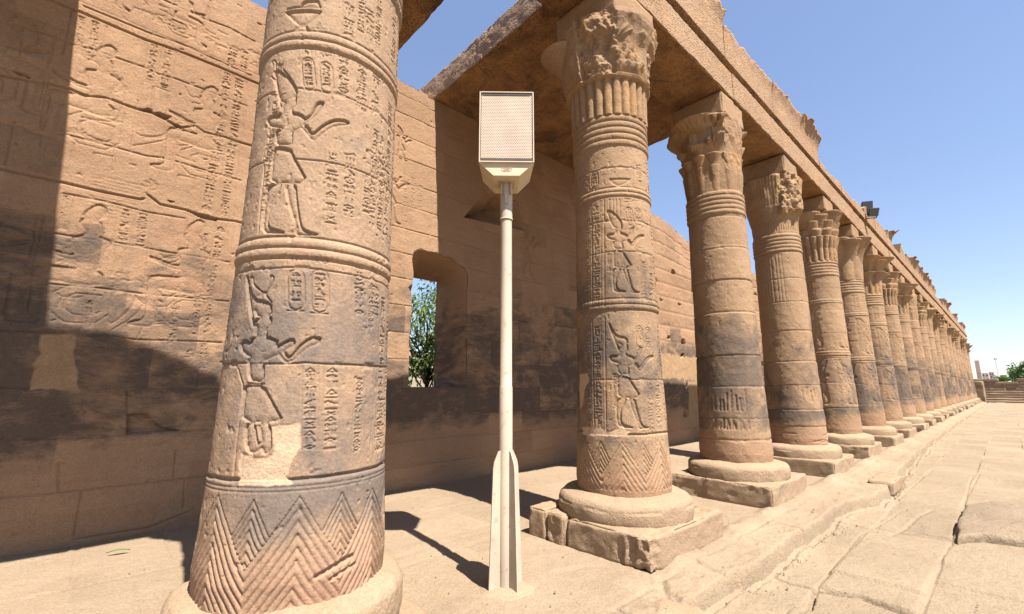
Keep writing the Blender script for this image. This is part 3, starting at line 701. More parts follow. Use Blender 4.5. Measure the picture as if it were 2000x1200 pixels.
SPEC_U = lambda f, c0, z0, h: None
FIG1 = T['fig1']; FIG1S = T['fig1s']; FIG2 = T['fig2']; FIG2S = T['fig2s']
allp = [q for p in FIG1.values() for q in p]
F1U = (min(q[0] for q in allp) + max(q[0] for q in allp)) / 2; F1Z0 = min(q[1] for q in allp); F1Z1 = max(q[1] for q in allp)
allp = [q for p in FIG2.values() for q in p]
F2U = (min(q[0] for q in allp) + max(q[0] for q in allp)) / 2; F2Z0 = min(q[1] for q in allp); F2Z1 = max(q[1] for q in allp)
_h1 = np.mean(FIG1['head'], 0); _h2 = np.mean(FIG2['head'], 0)
FIGB = {k: v for k, v in FIG1.items() if k != 'crown'}
for _k in ('crown', 'plume'): FIGB[_k] = [[a + _h1[0] - _h2[0], b + _h1[1] - _h2[1]] for a, b in FIG2[_k]]
_b = [q for p in FIGB.values() for q in p]
B0 = min(q[1] for q in _b); B1 = max(q[1] for q in _b)
def place(cu, z0, h, which=1, mirror=False):
    U, a, b = (F1U, F1Z0, F1Z1) if which == 1 else (F1U, B0, B1)
    s = h / (b - a)
    return lambda q: (cu + (-1 if mirror else 1) * (q[0] - U) * s, z0 + (q[1] - a) * s)

def wrapu(cv):  # mirror writes over the seam are not needed: the seam faces away from the court
    pass

def carve_first():
    rng = random.Random(5)
    cv = Canvas(-PI * RU, PI * RU, .46, 4.82, .0047)
    cv.fill([(-.6, 0), (-.6, 0), (-.6, 0)], 0)
    neck_rings(cv)
    torus_pair(cv, 2.365, .05, .012); torus_pair(cv, 3.74, .05, .012)
    for z in (1.73, 2.27, 2.95, 3.42): joint_ring(cv, z, rng, .007, .008)
    drum_shift(cv, [.46, 1.12, 1.73, 2.27, 2.95, 3.42, 3.8, 4.4, 4.83], random.Random(2), .002)
    joint_ring(cv, 1.12, rng, .018, .016)
    chevrons(cv, .50, 1.05, rng, .010, .011, .062)
    for dz in (0, .035): cv.stroke([(cv.u[0], 1.065 + dz * .6), (cv.u[-1], 1.065 + dz * .6)], .006, .004)
    cv.figure(FIG1, FIG1S, .022, .015, .003)
    cv.figure(FIG2, FIG2S, .021, .015, .003)
    for p in T['vase'].values(): cv.fill(p, .014, .02); cv.stroke(list(p) + [p[0]], .009, .012)
    for g in T['g1']['cart']: cv.text(g, rng, .0045, .0095, cart=True)
    for g in T['g1']['text']: cv.text(g, rng, .0045, .0095)
    for g in T['g1']['edge']:
        cv.text([g[0], min(g[1], 3.68), g[2] if False else g[0] - .0, 2.5, .075], rng, .005, .009)
        cv.text([g[0], 2.3, g[0], 1.18, .075], rng, .005, .009)
    for (c, a, b, w) in ((-.36, 3.62, 2.56, .05), (.16, 4.32, 3.92, .06), (.30, 4.32, 3.92, .06), (.20, 3.62, 3.50, .05), (.33, 3.3, 2.62, .06), (.41, 2.9, 2.60, .055), (.29, 1.66, 1.2, .06), (.36, 2.25, 1.95, .06)):
        cv.text([c, a, c, b, w], rng, .0045, .009)
    # columns of signs that carry on round the side
    for c in (.50, .62):
        for (a, b) in ((4.3, 3.9), (3.6, 2.6), (2.2, 1.2)): cv.text([c, a, c, b, .085], rng, .0045, .009)
    sl = T['g1']['slash']
    cv.stroke(sl[:3], .022, .020); cv.stroke(sl[3:], .018, .014)
    # rest of the drum (seen only from other sides)
    for k, c in enumerate((1.05, -1.1)):
        for (z0, h) in ((1.2, 1.05), (2.5, 1.1)):
            cv.figure(FIGB, {}, .016, .028, .010, place(c, z0, h, 2, k == 0))
    for c in (-.84, -.74, 1.36, -1.4):
        for (a, b) in ((4.3, 3.9), (3.6, 2.6), (2.2, 1.2)): cv.text([c, a, c, b, .085], rng, .0045, .009)
    cv.mark(T['patch'], cv.patch, 1.0, .012, .02)
    # the worn, spalled area right of the offering hands
    for k in range(130):
        a = rng.gauss(.40, .06); b = rng.gauss(3.05, .09)
        cv.stroke([(a, b), (a + rng.uniform(-.03, .03), b + rng.uniform(-.02, .02))], rng.uniform(.006, .013), rng.uniform(.003, .009))
    for k in range(120):
        a = rng.uniform(cv.u[0], cv.u[-1]); b = rng.uniform(.6, 4.3)
        cv.stroke([(a, b), (a + rng.uniform(-.02, .02), b + rng.uniform(-.01, .01))], rng.uniform(.004, .012), rng.uniform(.003, .008))
    return cv

def carve_second():
    rng = random.Random(9)
    cv = Canvas(-PI * RU, PI * RU, .46, 4.82, .0068)
    neck_rings(cv)
    torus_pair(cv, 2.47, .05, .012); torus_pair(cv, 3.79, .045, .012)
    for z in (1.68, 3.10, 3.47, 4.12): joint_ring(cv, z, rng, .009, .010)
    drum_shift(cv, [.46, 1.12, 1.68, 2.44, 3.10, 3.47, 4.12, 4.4, 4.83], random.Random(4), .002)
    joint_ring(cv, 1.12, rng, .018, .016)
    chevrons(cv, .56, 1.06, rng, .010, .011, .075)
    g = T['g2']
    for q in g['text']: cv.text(q, rng, .006, .010)
    for q in g['cart']: cv.text(q, rng, .006, .010, cart=True)
    for q in g['lines']: cv.stroke(q, .008, .009)
    for q in g['vase']: cv.fill(q, .014, .02); cv.stroke(q + [q[0]], .010, .011)
    (a, b), (c, d) = g['f2']
    uc = (a[0] + b[0]) / 2
    cv.figure(FIG1, {}, .024, .018, .004, place(uc + .0, 2.62, .98, 1))
    uc = (c[0] + d[0]) / 2
    cv.figure(FIGB, {}, .024, .018, .004, place(uc + .02, 1.17, 1.12, 2))
    for k, c in enumerate((.95, -.95)):
        for (z0, h) in ((1.2, 1.1), (2.6, 1.05)):
            cv.figure(FIGB, {}, .016, .028, .012, place(c, z0, h, 2, k == 0))
    for c in (-.62, -.72, .62, 1.3, -1.35):
        for (a, b) in ((4.3, 3.9), (3.6, 2.65), (2.3, 1.2)): cv.text([c, a, c, b, .09], rng, .010, .011)
    u0 = -.47
    cv.mark([(u0 - .1, 1.75), (u0 + .09, 1.78), (u0 + .11, 1.68), (u0 + .06, 1.55), (u0, 1.4), (u0 - .1, 1.35)], cv.patch, 1, .015, .03)
    cv.mark([(-.5, 1.17), (-.2, 1.2), (-.12, 1.15), (.02, 1.2), (.1, 1.16), (.05, 1.10), (-.5, 1.09)], cv.patch, 1, .01, .02)
    for k in range(70):
        a = rng.uniform(cv.u[0], cv.u[-1]); b = rng.uniform(.6, 4.3)
        cv.stroke([(a, b), (a + rng.uniform(-.03, .03), b + rng.uniform(-.012, .012))], rng.uniform(.006, .016), rng.uniform(.004, .010))
    return cv

def carve_plain(seed, stripes=False, d=.012):
    rng = random.Random(seed)
    cv = Canvas(-PI * RU, PI * RU, .46, 4.82, d)
    neck_rings(cv)
    zs = [.46, .85, 1.15, 1.62, 2.1, 2.75, 3.3, 3.85, 4.38, 4.82]
    for z in zs[1:-1]: joint_ring(cv, z + rng.uniform(-.03, .03), rng, .012, .010)
    drum_shift(cv, zs, rng, .006)
    if stripes:
        for k in range(46):
            u = cv.u[0] + (k + rng.uniform(-.15, .15)) * (cv.u[-1] - cv.u[0]) / 46
            if (k // 5) % 3 == 2: continue
            cv.stroke([(u, 3.36), (u, 4.34)], .012, .008)
    # long rubbed grooves, worn by hands and tools
    rows = ((.97, 1.00, .15), (1.24, 1.30, .30)) if not stripes else ((1.32, 1.45, .2),)
    for (a, b, L) in rows:
        u = cv.u[0]
        while u < cv.u[-1]:
            u += rng.uniform(.028, .075) * (2.2 if stripes else 1)
            if vnoise(u * 3, a * 7, 0, seed) < -.25: continue
            l = L * rng.uniform(.45, 1.05); z = rng.uniform(a, b)
            tl = rng.uniform(-.015, .03)
            cv.stroke([(u, z), (u + tl * .5, z + l * .5), (u + tl, z + l)], rng.uniform(.010, .022), rng.uniform(.010, .020), .010)
    for k in range(14):
        z = rng.uniform(.55, .84); u = rng.uniform(cv.u[0], cv.u[-1]); p = [(u, z)]
        for j in range(4): u += rng.uniform(.05, .12); z += rng.uniform(-.02, .02); p.append((u, z))
        cv.stroke(p, .018, .012, .014)
    return cv

def carve_generic(seed, d=.014):
    rng = random.Random(seed)
    cv = Canvas(-PI * RU, PI * RU, .46, 4.82, d)
    neck_rings(cv)
    torus_pair(cv, 2.4, .05, .012); torus_pair(cv, 3.72, .045, .012)
    for z in (1.12, 1.7, 2.3, 2.95, 3.5): joint_ring(cv, z + rng.uniform(-.02, .02), rng, .012, .010)
    drum_shift(cv, [.46, 1.12, 1.7, 2.3, 2.95, 3.5, 4.1, 4.82], rng, .005)
    chevrons(cv, .54, 1.06, rng, .014, .010, .08)
    for k in range(4):
        c = -PI * RU + (k + .5) * 2 * PI * RU / 4 + .1
        cv.figure(FIG1, {}, .022, .03, .015, place(c, 2.55, 1.05, 1, k % 2 == 1))
        cv.figure(FIGB, {}, .022, .03, .015, place(c, 1.18, 1.08, 2, k % 2 == 1))
        for dx in (-.30, -.20 - .02):
            for (a, b) in ((4.32, 3.86), (3.62, 2.6), (2.28, 1.2)): cv.text([c + dx, a, c + dx, b, .085], rng, .013, .013)
        cv.text([c + .06, 4.3, c + .06, 3.9, .2], rng, .014, .013)
    return cv

# ---- capitals -------------------------------------------------------
def lobes(th, n, ph, c, rho):
    d = (th - ph) % (2 * PI / n)
    d = np.minimum(d, 2 * PI / n - d)
    q = rho * rho - (c * np.sin(d)) ** 2
    return np.where(q > 0, c * np.cos(d) + np.sqrt(np.clip(q, 0, None)), 0)

ZN = 4.80          # top of the neck rings
ZC = 6.10          # top of the capital
def capital_mesh(name, kind, nt, nr, seed, Y, res_cv=None):
    rng = random.Random(seed)
    a0 = math.atan2(-Y, -CX)
    zs = np.linspace(ZN - .02, ZC, nr)
    th = np.linspace(-PI, PI, nt, endpoint=False)
    TH, Z = np.meshgrid(th, zs, indexing='ij')
    R = np.interp(Z, [ZN, 5.3, 6.1], [.435, .46, .50])
    def tier(n, ph, zb, zt, c0, c1, r0, r1, pw=2.5, lip=.05):
        t = np.clip((Z - zb) / (zt - zb), 0, 1)
        k = t ** pw
        c = c0 + (c1 - c0) * t; rho = r0 + (r1 - r0) * k
        e = np.clip((Z - (zt - lip)) / lip, 0, 1)
        rho = rho - lip * .35 * (e ** 3)
        L = lobes(TH, n, ph, c, rho)
        # round the two ends
        m = (Z >= zb) & (Z <= zt + 1e-6)
        return np.where(m, L, 0)
    def reeds(n, zb, zt, c=.42, rho=.058, ph=0.0):
        return tier(n, ph, zb, zt, c, c + .015, rho, rho, 1, .01)
    fan = 0
    if kind == 'A':        # broken composite with leaf carving
        R = np.maximum(R, reeds(26, ZN, 5.29, .425, .052))
        R = np.maximum(R, np.interp(Z, [5.26, 5.27, 5.31, 5.34], [0, .52, .54, 0]))
        bell = np.interp(Z, [5.29, 5.4, 5.65, 5.9, 6.02, 6.1], [.50, .55, .60, .62, .66, .64])
        R = np.maximum(R, np.where(Z > 5.29, bell, 0))
        R = np.where(TH < -.2, np.maximum(R, tier(4, -1.35, 5.50, 5.93, .40, .56, .10, .31, 1.3, .03)), R)
        # damage: everything in front of the lip is split off
        right = sstep(.05, .5, TH)
        brk = sstep(-.95, -.6, TH) * (1 - sstep(2.0, 2.2, TH))
        panel = sstep(.10, .16, TH * .55) * (1 - sstep(.60, .66, TH * .55))
        br = .53 + (.12 - .10 * panel) * fbm(np.cos(TH), np.sin(TH), Z * 1.6, 3.6, 4, seed) + .09 * sstep(5.6, 6.0, Z) + .03 * panel
        lim = np.where(Z > 5.29, br, 9) * brk + 9 * (1 - brk)
        rough_m = (R > lim)
        R = np.where(brk > .02, np.minimum(R, np.maximum(lim, .42)), R)
        # leaf spirals on the right-hand face
        U = TH * .55
        sp = np.zeros_like(R)
        for (cu, cz, rr) in [(.16, 5.40, .055), (.27, 5.40, .055), (.38, 5.40, .055), (.16, 5.53, .05), (.27, 5.54, .05), (.38, 5.53, .05), (.22, 5.63, .045), (.34, 5.63, .045), (.49, 5.45, .05), (.46, 5.78, .07)]:
            dd = np.hypot(U - cu, Z - cz); an = np.arctan2(Z - cz, U - cu)
            w = np.clip(1 - dd / (rr * 1.25), 0, 1)
            sp += .026 * (w > 0) * np.sqrt(w) * (.55 + .45 * np.cos(2 * PI * dd / .019 + an))
        R = R + sp
        # fan of a palmette
        fu, fz = .10, 5.70
        dd = np.hypot((U - fu), Z - fz); an = np.arctan2(U - fu, np.maximum(Z - fz, 1e-3))
        m = (Z > fz) & (dd < .26) & (np.abs(an) < 1.0)
        R = R + m * (.03 - .018 * np.abs(np.sin(an * 9)))
        crack = (Z > 5.30) & ~m
        R = R + crack * (.030 - .026 * panel) * fbm(np.cos(TH) * .6, np.sin(TH) * .6, Z, 11, 4, seed + 3) * brk
    elif kind == 'B':      # stems, two rows of curling umbels, big lobed top, right side cut off
        R = np.maximum(R, tier(12, .1, ZN, 5.26, .36, .39, .085, .10, 1, .01))
        R = np.maximum(R, tier(12, .1, 5.22, 5.46, .38, .42, .085, .135, 2.0, .04))
        R = np.maximum(R, tier(8, .35, 5.2, 5.78, .34, .42, .08, .19, 2.4, .05))
        R = np.maximum(R, tier(4, -.55, 5.3, 6.08, .22, .34, .22, .46, 4.0, .05))
        lip = np.interp(Z, [5.86, 5.93, 5.99, 6.05, 6.10], [.44, .60, .68, .69, .62]) * sstep(.25, .05, TH + .5 * fbm(TH, Z, 0, 5, 2, 3)) * sstep(-2.9, -2.6, TH)
        under = (TH < .1) & (TH > -2.6) & (Z > 5.66) & (Z < 5.93)
        R = np.where(under, np.minimum(R, .47), R)
        R = np.maximum(R, lip)
        R = np.maximum(R, np.where((Z > 5.66) & (Z < 5.9), lobes(TH, 1, -.62, .44, .10), 0))
        U = TH * .6
        for (cu, cz) in [(-.34, 5.62), (.0, 5.70), (-.66, 5.62)]:
            dd = np.hypot(U - cu, Z - cz); an = np.arctan2(Z - cz, U - cu)
            w = np.clip(1 - dd / .085, 0, 1)
            R += (w > 0) * (.07 * np.sqrt(w) + .014 * np.cos(2 * PI * dd / .04 + an))
        cut = sstep(.28, .45, TH) * (1 - sstep(1.9, 2.1, TH))
        lim = .47 + .05 * sstep(5.2, 6.0, Z) + .02 * fbm(np.cos(TH), np.sin(TH), Z, 12, 3, seed)
        R = np.where(cut > .02, np.minimum(R, lim * cut + 9 * (1 - cut)), R)
        m = (Z > 5.75) & (TH > -.9) & (TH < .3)
        R += m * -.006 * np.abs(np.sin(TH * 26))
    elif kind == 'C':      # bell with fine vertical ribs, broken boss
        bell = np.interp(Z, [ZN, 5.1, 5.35, 5.6, 5.9, 6.06, 6.1], [.43, .45, .50, .55, .59, .60, .56])
        R = np.maximum(R, bell)
        R = np.maximum(R, np.where(Z > 5.38, tier(8, .2, 5.35, 6.08, .30, .36, .22, .27, 2.0), 0))
        R += np.where((Z > 5.42) | ((Z > 4.86) & (Z < 5.12)), -.009 * np.abs(np.sin(TH * 30)), 0)
        brk = sstep(.15, .35, TH) * (1 - sstep(1.2, 1.5, TH)) * sstep(5.15, 5.3, Z)
        br = .56 + .12 * fbm(np.cos(TH), np.sin(TH), Z * 1.2, 5, 4, seed)
        R = R * (1 - brk) + br * brk
    elif kind == 'D':      # tiers of pods and lotus leaves under broad umbels
        R = np.maximum(R, tier(22, .0, ZN, 5.12, .415, .43, .058, .062, 1, .01))
        R = np.maximum(R, tier(22, .0, 5.12, 5.44, .43, .50, .06, .075, 1, .03))
        R = np.maximum(R, tier(11, .14, 5.2, 5.64, .38, .46, .07, .15, 1.0, .10))
        R = np.maximum(R, tier(8, .0, 5.3, 5.84, .34, .42, .12, .21, 1.5, .05))
        R = np.maximum(R, tier(4, -.35, 5.4, 6.08, .22, .36, .24, .40, 2.2, .06))
        R = np.maximum(R, tier(4, -.35 + PI / 4, 5.5, 6.0, .28, .38, .2, .27, 2.0, .06))
    elif kind == 'E':      # plain four-umbel bell
        R = np.maximum(R, tier(8, .2, ZN, 5.5, .20, .22, .27, .29, 1, .01))
        R = np.maximum(R, tier(4, -.3, 5.2, 6.08, .20, .42, .26, .42, 3.0, .07))
        R = np.maximum(R, tier(4, -.3 + PI / 4, 5.3, 6.0, .22, .45, .24, .36, 3.0, .07))
        R += np.where(Z < 5.6, -.006 * (np.abs(np.sin(TH * 4 + .4)) < .08), 0)
    elif kind == 'F':      # broad overhanging umbels above a lower ring of umbels
        R = np.maximum(R, tier(16, .0, ZN, 5.3, .40, .42, .065, .07, 1, .01))
        R = np.maximum(R, tier(8, .2, 5.1, 5.56, .35, .47, .11, .25, 2.6, .04))
        R = np.maximum(R, tier(4, .2, 5.45, 6.08, .28, .50, .20, .46, 2.6, .06))
        R = np.maximum(R, tier(4, .2 + PI / 4, 5.4, 5.95, .28, .45, .18, .34, 2.6, .05))
    elif kind == 'G':      # open papyrus bell
        R = np.maximum(R, tier(16, .1, ZN, 5.35, .40, .42, .06, .07, 1, .01))
        R = np.maximum(R, np.interp(Z, [5.2, 5.5, 5.8, 5.98, 6.06, 6.1], [.44, .49, .60, .76, .80, .76]) + .012 * np.cos(TH * 16))
    nz = fbm(np.cos(TH) * .5 + Y, np.sin(TH) * .5, Z, 9, 4, seed)
    nb = fbm(np.cos(TH) * .5 + Y, np.sin(TH) * .5, Z, 3.5, 3, seed + 2)
    R = R + nz * .007 + nb * .008
    # eroded lips
    er = np.clip(fbm(np.cos(TH) + Y, np.sin(TH), Z * .7, 2.3, 3, seed + 21) - .12, 0, 1)
    R = R - np.clip(R - .47, 0, 1) * er * .55
    ang = a0 + TH
    X = R * np.cos(ang); Yy = R * np.sin(ang)
    # close the top
    for f, dz in ((.96, .012), (.5, .014), (.02, .014)):
        X = np.concatenate([X, X[:, nr - 1:nr] * f], 1); Yy = np.concatenate([Yy, Yy[:, nr - 1:nr] * f], 1)
        Z = np.concatenate([Z, Z[:, nr - 1:nr] + dz], 1)
    return grid_mesh(name, X, Yy, Z, wrap=True)

def base_mesh(seed, Y, nt=128, worn=.02):
    zs = [0.20, .26, .28, .33, .39, .43, .455, .475, .49, .505, .52]
    rr = [.70, .705, .715, .72, .72, .715, .70, .675, .62, .56, .40]
    pz = np.interp(np.linspace(0, len(zs) - 1, 40), range(len(zs)), zs)
    pr = np.interp(np.linspace(0, len(zs) - 1, 40), range(len(zs)), rr)
    th = np.linspace(0, 2 * PI, nt, endpoint=False)
    TH, K = np.meshgrid(th, np.arange(40), indexing='ij')
    R = pr[K]; Z = pz[K]
    n = fbm(np.cos(TH) * .7, np.sin(TH) * .7 + Y, Z, 3.0, 4, seed)
    R = R * (1 + worn * n) - .05 * np.clip(n - .1, 0, 1) * (Z > .4)
    Z = Z + .022 * fbm(np.cos(TH), np.sin(TH) + Y, Z, 2.5, 3, seed + 4) * (Z > .3)
    return grid_mesh('base', R * np.cos(TH), R * np.sin(TH), Z, wrap=True)

KIND = ['E', 'A', 'B', 'C', 'D', 'E', 'F', 'D', 'F', 'B', 'D', 'G', 'F', 'D', 'B', 'G', 'F', 'D', 'B', 'F', 'D', 'G', 'F']
LAB = [
    'massive carved column at the left, chevrons round its foot and two kings on its shaft',
    'carved column just right of the loudspeaker post, capital half broken away, blocky split plinth',
    'plain unfigured column with curled capital cut away on one side and gouges above its foot',
    'column with ribbed bell capital, rough broken boss and vertical stripes on its upper shaft',
    'pale column with a capital of pods and lotus leaves, figures only on its lower half',
    'column under a smooth plain lobed capital and a pinkish abacus block',
]
ORD = ['', '', '', '', '', '', 'seventh', 'eighth', 'ninth', 'tenth', 'eleventh', 'twelfth', 'thirteenth', 'fourteenth', 'fifteenth', 'sixteenth',
       'seventeenth', 'eighteenth', 'nineteenth', 'twentieth', 'twenty-first', 'twenty-second', 'last']
KTXT = {'A': 'broken leaf capital', 'B': 'curled umbel capital', 'C': 'ribbed bell capital', 'D': 'capital of pods and lotus leaves', 'E': 'plain lobed capital',
        'F': 'two tiers of flaring umbels', 'G': 'open papyrus bell capital'}
generic_cv = {}
for i, Y in enumerate(COLY):
    if i < 6: lab = LAB[i]
    elif i == 22: lab = 'last carved column at the far end of the row, beside the end wall'
    else: lab = '%s column of the row counting from the left, with %s' % (ORD[i], KTXT[KIND[i]])
    t = thing('temple_column', lab, 'column', (CX, Y, 0), 0, 'columns of the colonnade')
    a0 = math.atan2(-Y, -CX)
    near = i < 7
    # plinth
    if i == 0:
        V, F = rough_box_np((0, 0, .13), (1.5, 1.5, .30), res=.06, rad=.04, amp=.012, seed=40)
        V[:, 2] -= .10
    elif i == 1:
        # course of separate rough blocks
        parts = []
        def wp(P): return P
        parts.append(rough_box_np((-.62, -.02, .135), (.26, 1.5, .33), res=.02, rad=.03, amp=.014, f=9, seed=51, chip=.03, facet=.05))
        parts.append(rough_box_np((-.355, -.02, .135), (.26, 1.5, .32), res=.02, rad=.03, amp=.014, f=9, seed=52, chip=.03, facet=.05))
        parts.append(rough_box_np((.27, .0, .13), (.98, 1.5, .31), res=.017, rad=.03, amp=.016, f=6, seed=53, chip=.05, facet=.075))
        V, F = join_np(parts)
    else:
        V, F = rough_box_np((0, 0, .12), (1.5 + .06 * math.sin(i * 3), 1.5, .32), res=.028 if i < 5 else (.05 if near else .15), rad=.022, amp=.012 if near else .03, f=6, seed=60 + i, chip=.05, facet=.03)
    link('plinth', mesh_np('plinth', V, F), M_BASE, t)
    bs = base_mesh(80 + i, Y, 160 if near else 48, .035)
    if i == 0: bs.transform(__import__('mathutils').Matrix.Diagonal((.90, .90, 1, 1)))
    link('base', bs, M_BASE, t)
    if i == 0: cv = carve_first()
    elif i == 1: cv = carve_second()
    elif i == 2: cv = carve_plain(21)
    elif i == 3: cv = carve_plain(33, True)
    elif i < 7: cv = carve_generic(40 + i, .014)
    else:
        key = i % 3
        if key not in generic_cv: generic_cv[key] = carve_generic(70 + key, .022)
        cv = generic_cv[key]
    if i == 4:
        cv.G *= (1 - sstep(2.5, 3.0, cv.v) * sstep(-.2, .1, cv.u[:, None] + 0 * cv.v[None]))
    link('shaft', shaft_mesh('shaft', cv, Y, 100 + i, .005 if i < 2 else .007), M_COL1 if i == 0 else M_COL, t)
    if i == 1: nt, nr = 420, 240
    elif i in (2, 3, 4): nt, nr = 320, 190
    elif i < 9: nt, nr = 220, 130
    else: nt, nr = 110, 70
    link('capital', capital_mesh('capital', KIND[i], nt, nr, 200 + i, Y), M_CAP, t)
    hw = .88 if i != 1 else .92
    V, F = rough_box_np((0, 0, 6.312), (hw, hw, .412), res=.04 if near else .12, rad=.02, amp=.012, f=6, seed=300 + i, chip=.04 if i > 1 else .07)
    ab = link('abacus', mesh_np('abacus', V, F), M_CAP, t)

# ------------------------------------------------------------------ entablature
ent = thing('colonnade_entablature', 'long sandstone architrave and broken cornice carried by the row of columns', 'architrave', (CX, 0, 6.52))
def ent_link(name, V, F, mat):
    V = V - np.array([CX, 0, 6.52])
    return link(name, mesh_np(name, V, F), mat, ent)
edges = [-2.4] + [y + .12 * math.sin(7 * y) for y in COLY] + [COLY[-1] + .7]
for k, (a, b) in enumerate(zip(edges[:-1], edges[1:])):
    near = a < 18
    x1 = -2.60 + .012 * math.sin(5 * k); x0 = -3.50
    V, F = rough_box_np(((x0 + x1) / 2, (a + b) / 2, 6.79), (x1 - x0, b - a - .006, .52), res=.035 if near else .2, rad=.015, amp=.008 if near else .012, f=10, seed=400 + k, chip=.02)
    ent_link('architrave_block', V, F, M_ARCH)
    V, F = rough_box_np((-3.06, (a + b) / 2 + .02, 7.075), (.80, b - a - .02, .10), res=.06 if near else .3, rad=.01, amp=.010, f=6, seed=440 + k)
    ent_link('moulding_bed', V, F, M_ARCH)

def cornice(y0, y1, top0, top1, flare, seed, res, back=-3.05, fr=-2.555, lower=7.12):
    """upper course: fascia with (where it survives) a cavetto that swings out at the top"""
    ys = np.arange(y0, y1 + res * .5, res)
    ns = 26
    rows = []
    for y in ys:
        t = (y - y0) / max(y1 - y0, 1e-6)
        tp = top0 + (top1 - top0) * t + .10 * float(fbm(y, 0, 0, 1.6, 4, seed)) + .05 * float(fbm(y, 3, 0, 7, 3, seed))
        fl = flare * (.75 + .6 * float(fbm(y, 9, 0, 1.1, 3, seed + 3)))
        fl = max(0, fl)
        zz = np.linspace(lower, tp, ns)
        tt = (zz - lower) / (8.0 - lower)
        xf = fr + fl * np.clip((tt - .35) / .65, 0, 1.2) ** 2.4
        p = [(back, lower)] + list(zip(xf, zz)) + [((xf[-1] + back) / 2, tp + .015), (back, tp - .02)]
        rows.append([(x, y, z) for x, z in p])
    P = np.array(rows)
    n1 = fbm(P[..., 0], P[..., 1], P[..., 2], 9, 4, seed + 5)
    n2 = fbm(P[..., 0], P[..., 1], P[..., 2], 2.5, 3, seed + 6)
    up = sstep(7.55, 7.95, P[..., 2])
    P[..., 0] += n1 * (.006 + .03 * up) + n2 * .05 * up * (P[..., 0] > -2.9)
    P[..., 2] += n1 * .02 * up
    n, m, _ = P.shape
    F = grid_faces(n, m, False, True)
    # seal loop across the section and the two ends
    extra = []
    for i in range(n - 1): extra.append([i * m + m - 1, i * m, (i + 1) * m, (i + 1) * m + m - 1])
    V = P.reshape(-1, 3)
    caps = []
    for i, rev in ((0, False), (n - 1, True)):
        b0 = len(V)
        bx = np.linspace(0, 1, ns)[:, None]
        bk = np.stack([np.full(ns, back), np.full(ns, 0) + P[i, 1:ns + 1, 1].mean(), lower + (P[i, m - 1, 2] - lower) * bx[:, 0]], -1)
        V = np.concatenate([V, bk])
        for j in range(ns - 1):
            q = [i * m + 1 + j, i * m + 2 + j, b0 + j + 1, b0 + j]
            caps.append(q if not rev else q[::-1])
        q = [i * m + ns, i * m + ns + 1, b0 + ns - 1]
        caps.append(q if not rev else q[::-1])
    F = np.concatenate([F, np.array(extra)])
    me = bpy.data.meshes.new('cornice_block')
    V = V - np.array([CX, 0, 6.52])
    faces = [tuple(f) for f in F.tolist()] + [tuple(q) for q in caps]
    me.from_pydata(V.tolist(), [], faces)
    me.polygons.foreach_set('use_smooth', [True] * (len(faces) - len(caps)) + [False] * len(caps))
    me.update()
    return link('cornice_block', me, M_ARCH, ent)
# y0, y1, height at each end, cavetto
CORN = [(-2.4, -.15, 8.35, 8.35, .1), (-.15, .75, 8.3, 7.95, .1), (.76, 1.5, 7.8, 7.7, .1), (1.52, 4.6, 7.75, 8.0, .15), (4.62, 7.25, 8.0, 7.98, .10), (7.27, 9.6, 7.82, 7.85, .10), (9.62, 11.5, 7.85, 7.9, .18), (11.5, 12.95, 7.92, 7.9, .30),
        (12.98, 15.2, 7.32, 7.36, 0), (15.22, 18.3, 7.36, 7.38, 0), (18.32, 20.1, 7.55, 7.9, .32), (20.12, 22.4, 7.7, 7.6, .1), (22.4, 23.6, 7.75, 7.95, .38), (23.62, 25.8, 7.40, 7.44, 0),
        (25.82, 27.4, 7.9, 7.7, .1), (27.42, 29.3, 7.7, 7.9, .34), (29.3, 32.8, 7.95, 7.9, .34), (32.82, 36, 7.9, 7.92, .3), (36, 40, 7.9, 7.85, .3), (40, 44.5, 7.5, 7.45, .05),
        (44.5, 48.6, 7.9, 7.95, .36), (48.6, 54, 7.7, 7.6, .2), (54, 58, 7.9, 7.9, .3), (58.02, 62.5, 7.6, 7.6, .1), (62.5, 67.4, 7.9, 7.9, .35), (67.4, 71, 7.5, 7.3, .1)]
for k, (a, b, t0, t1, fl) in enumerate(CORN):
    cornice(a, b, t0, t1, fl, 500 + k, .035 if a < 24 else .12)

# ------------------------------------------------------------------ roof slabs
def roof_slab(y0, y1, x0, x1, z0, th, label, seed, res=.045, chip=.06, facet=.0):
    c = ((x0 + x1) / 2, (y0 + y1) / 2, z0 + th / 2)
    V, F = rough_box_np((0, 0, 0), (x1 - x0, y1 - y0, th), res=res, rad=.02, amp=.016, f=6, seed=seed, chip=chip * .5, facet=facet)
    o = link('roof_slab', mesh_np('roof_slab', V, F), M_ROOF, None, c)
    return tag(o, label, 'roof slab', 'roof slabs of the portico')
roof_slab(-3.4, -.76, -7.35, -3.09, 7.03, .42, 'roof slab over the left end of the wall, mostly above the picture', 601, .1)
roof_slab(1.75, 3.03, -7.35, -3.09, 7.03, .42, 'broken roof slab overhanging just right of the big left column, its underside brown', 602)
ys = [4.13, 5.32, 6.48, 7.60, 8.72]
RL = ['roof slab with its rough pale end face open to the sky, nearest the loudspeaker', 'sooty roof slab, second from the open end above the loudspeaker',
      'sooty roof slab, third from the open end, behind the capital of the half broken column', 'roof slab at the far edge of the surviving ceiling, sky showing beyond it']
for k in range(4):
    roof_slab(ys[k] - (.04 if k else 0), ys[k + 1] - .004, -7.35, -3.09, 7.03 + .006 * (k % 2), .50 - .03 * (k % 2), RL[k], 610 + k, .022 if k == 0 else .05, .06 if k == 0 else .02, .035 if k == 0 else 0)

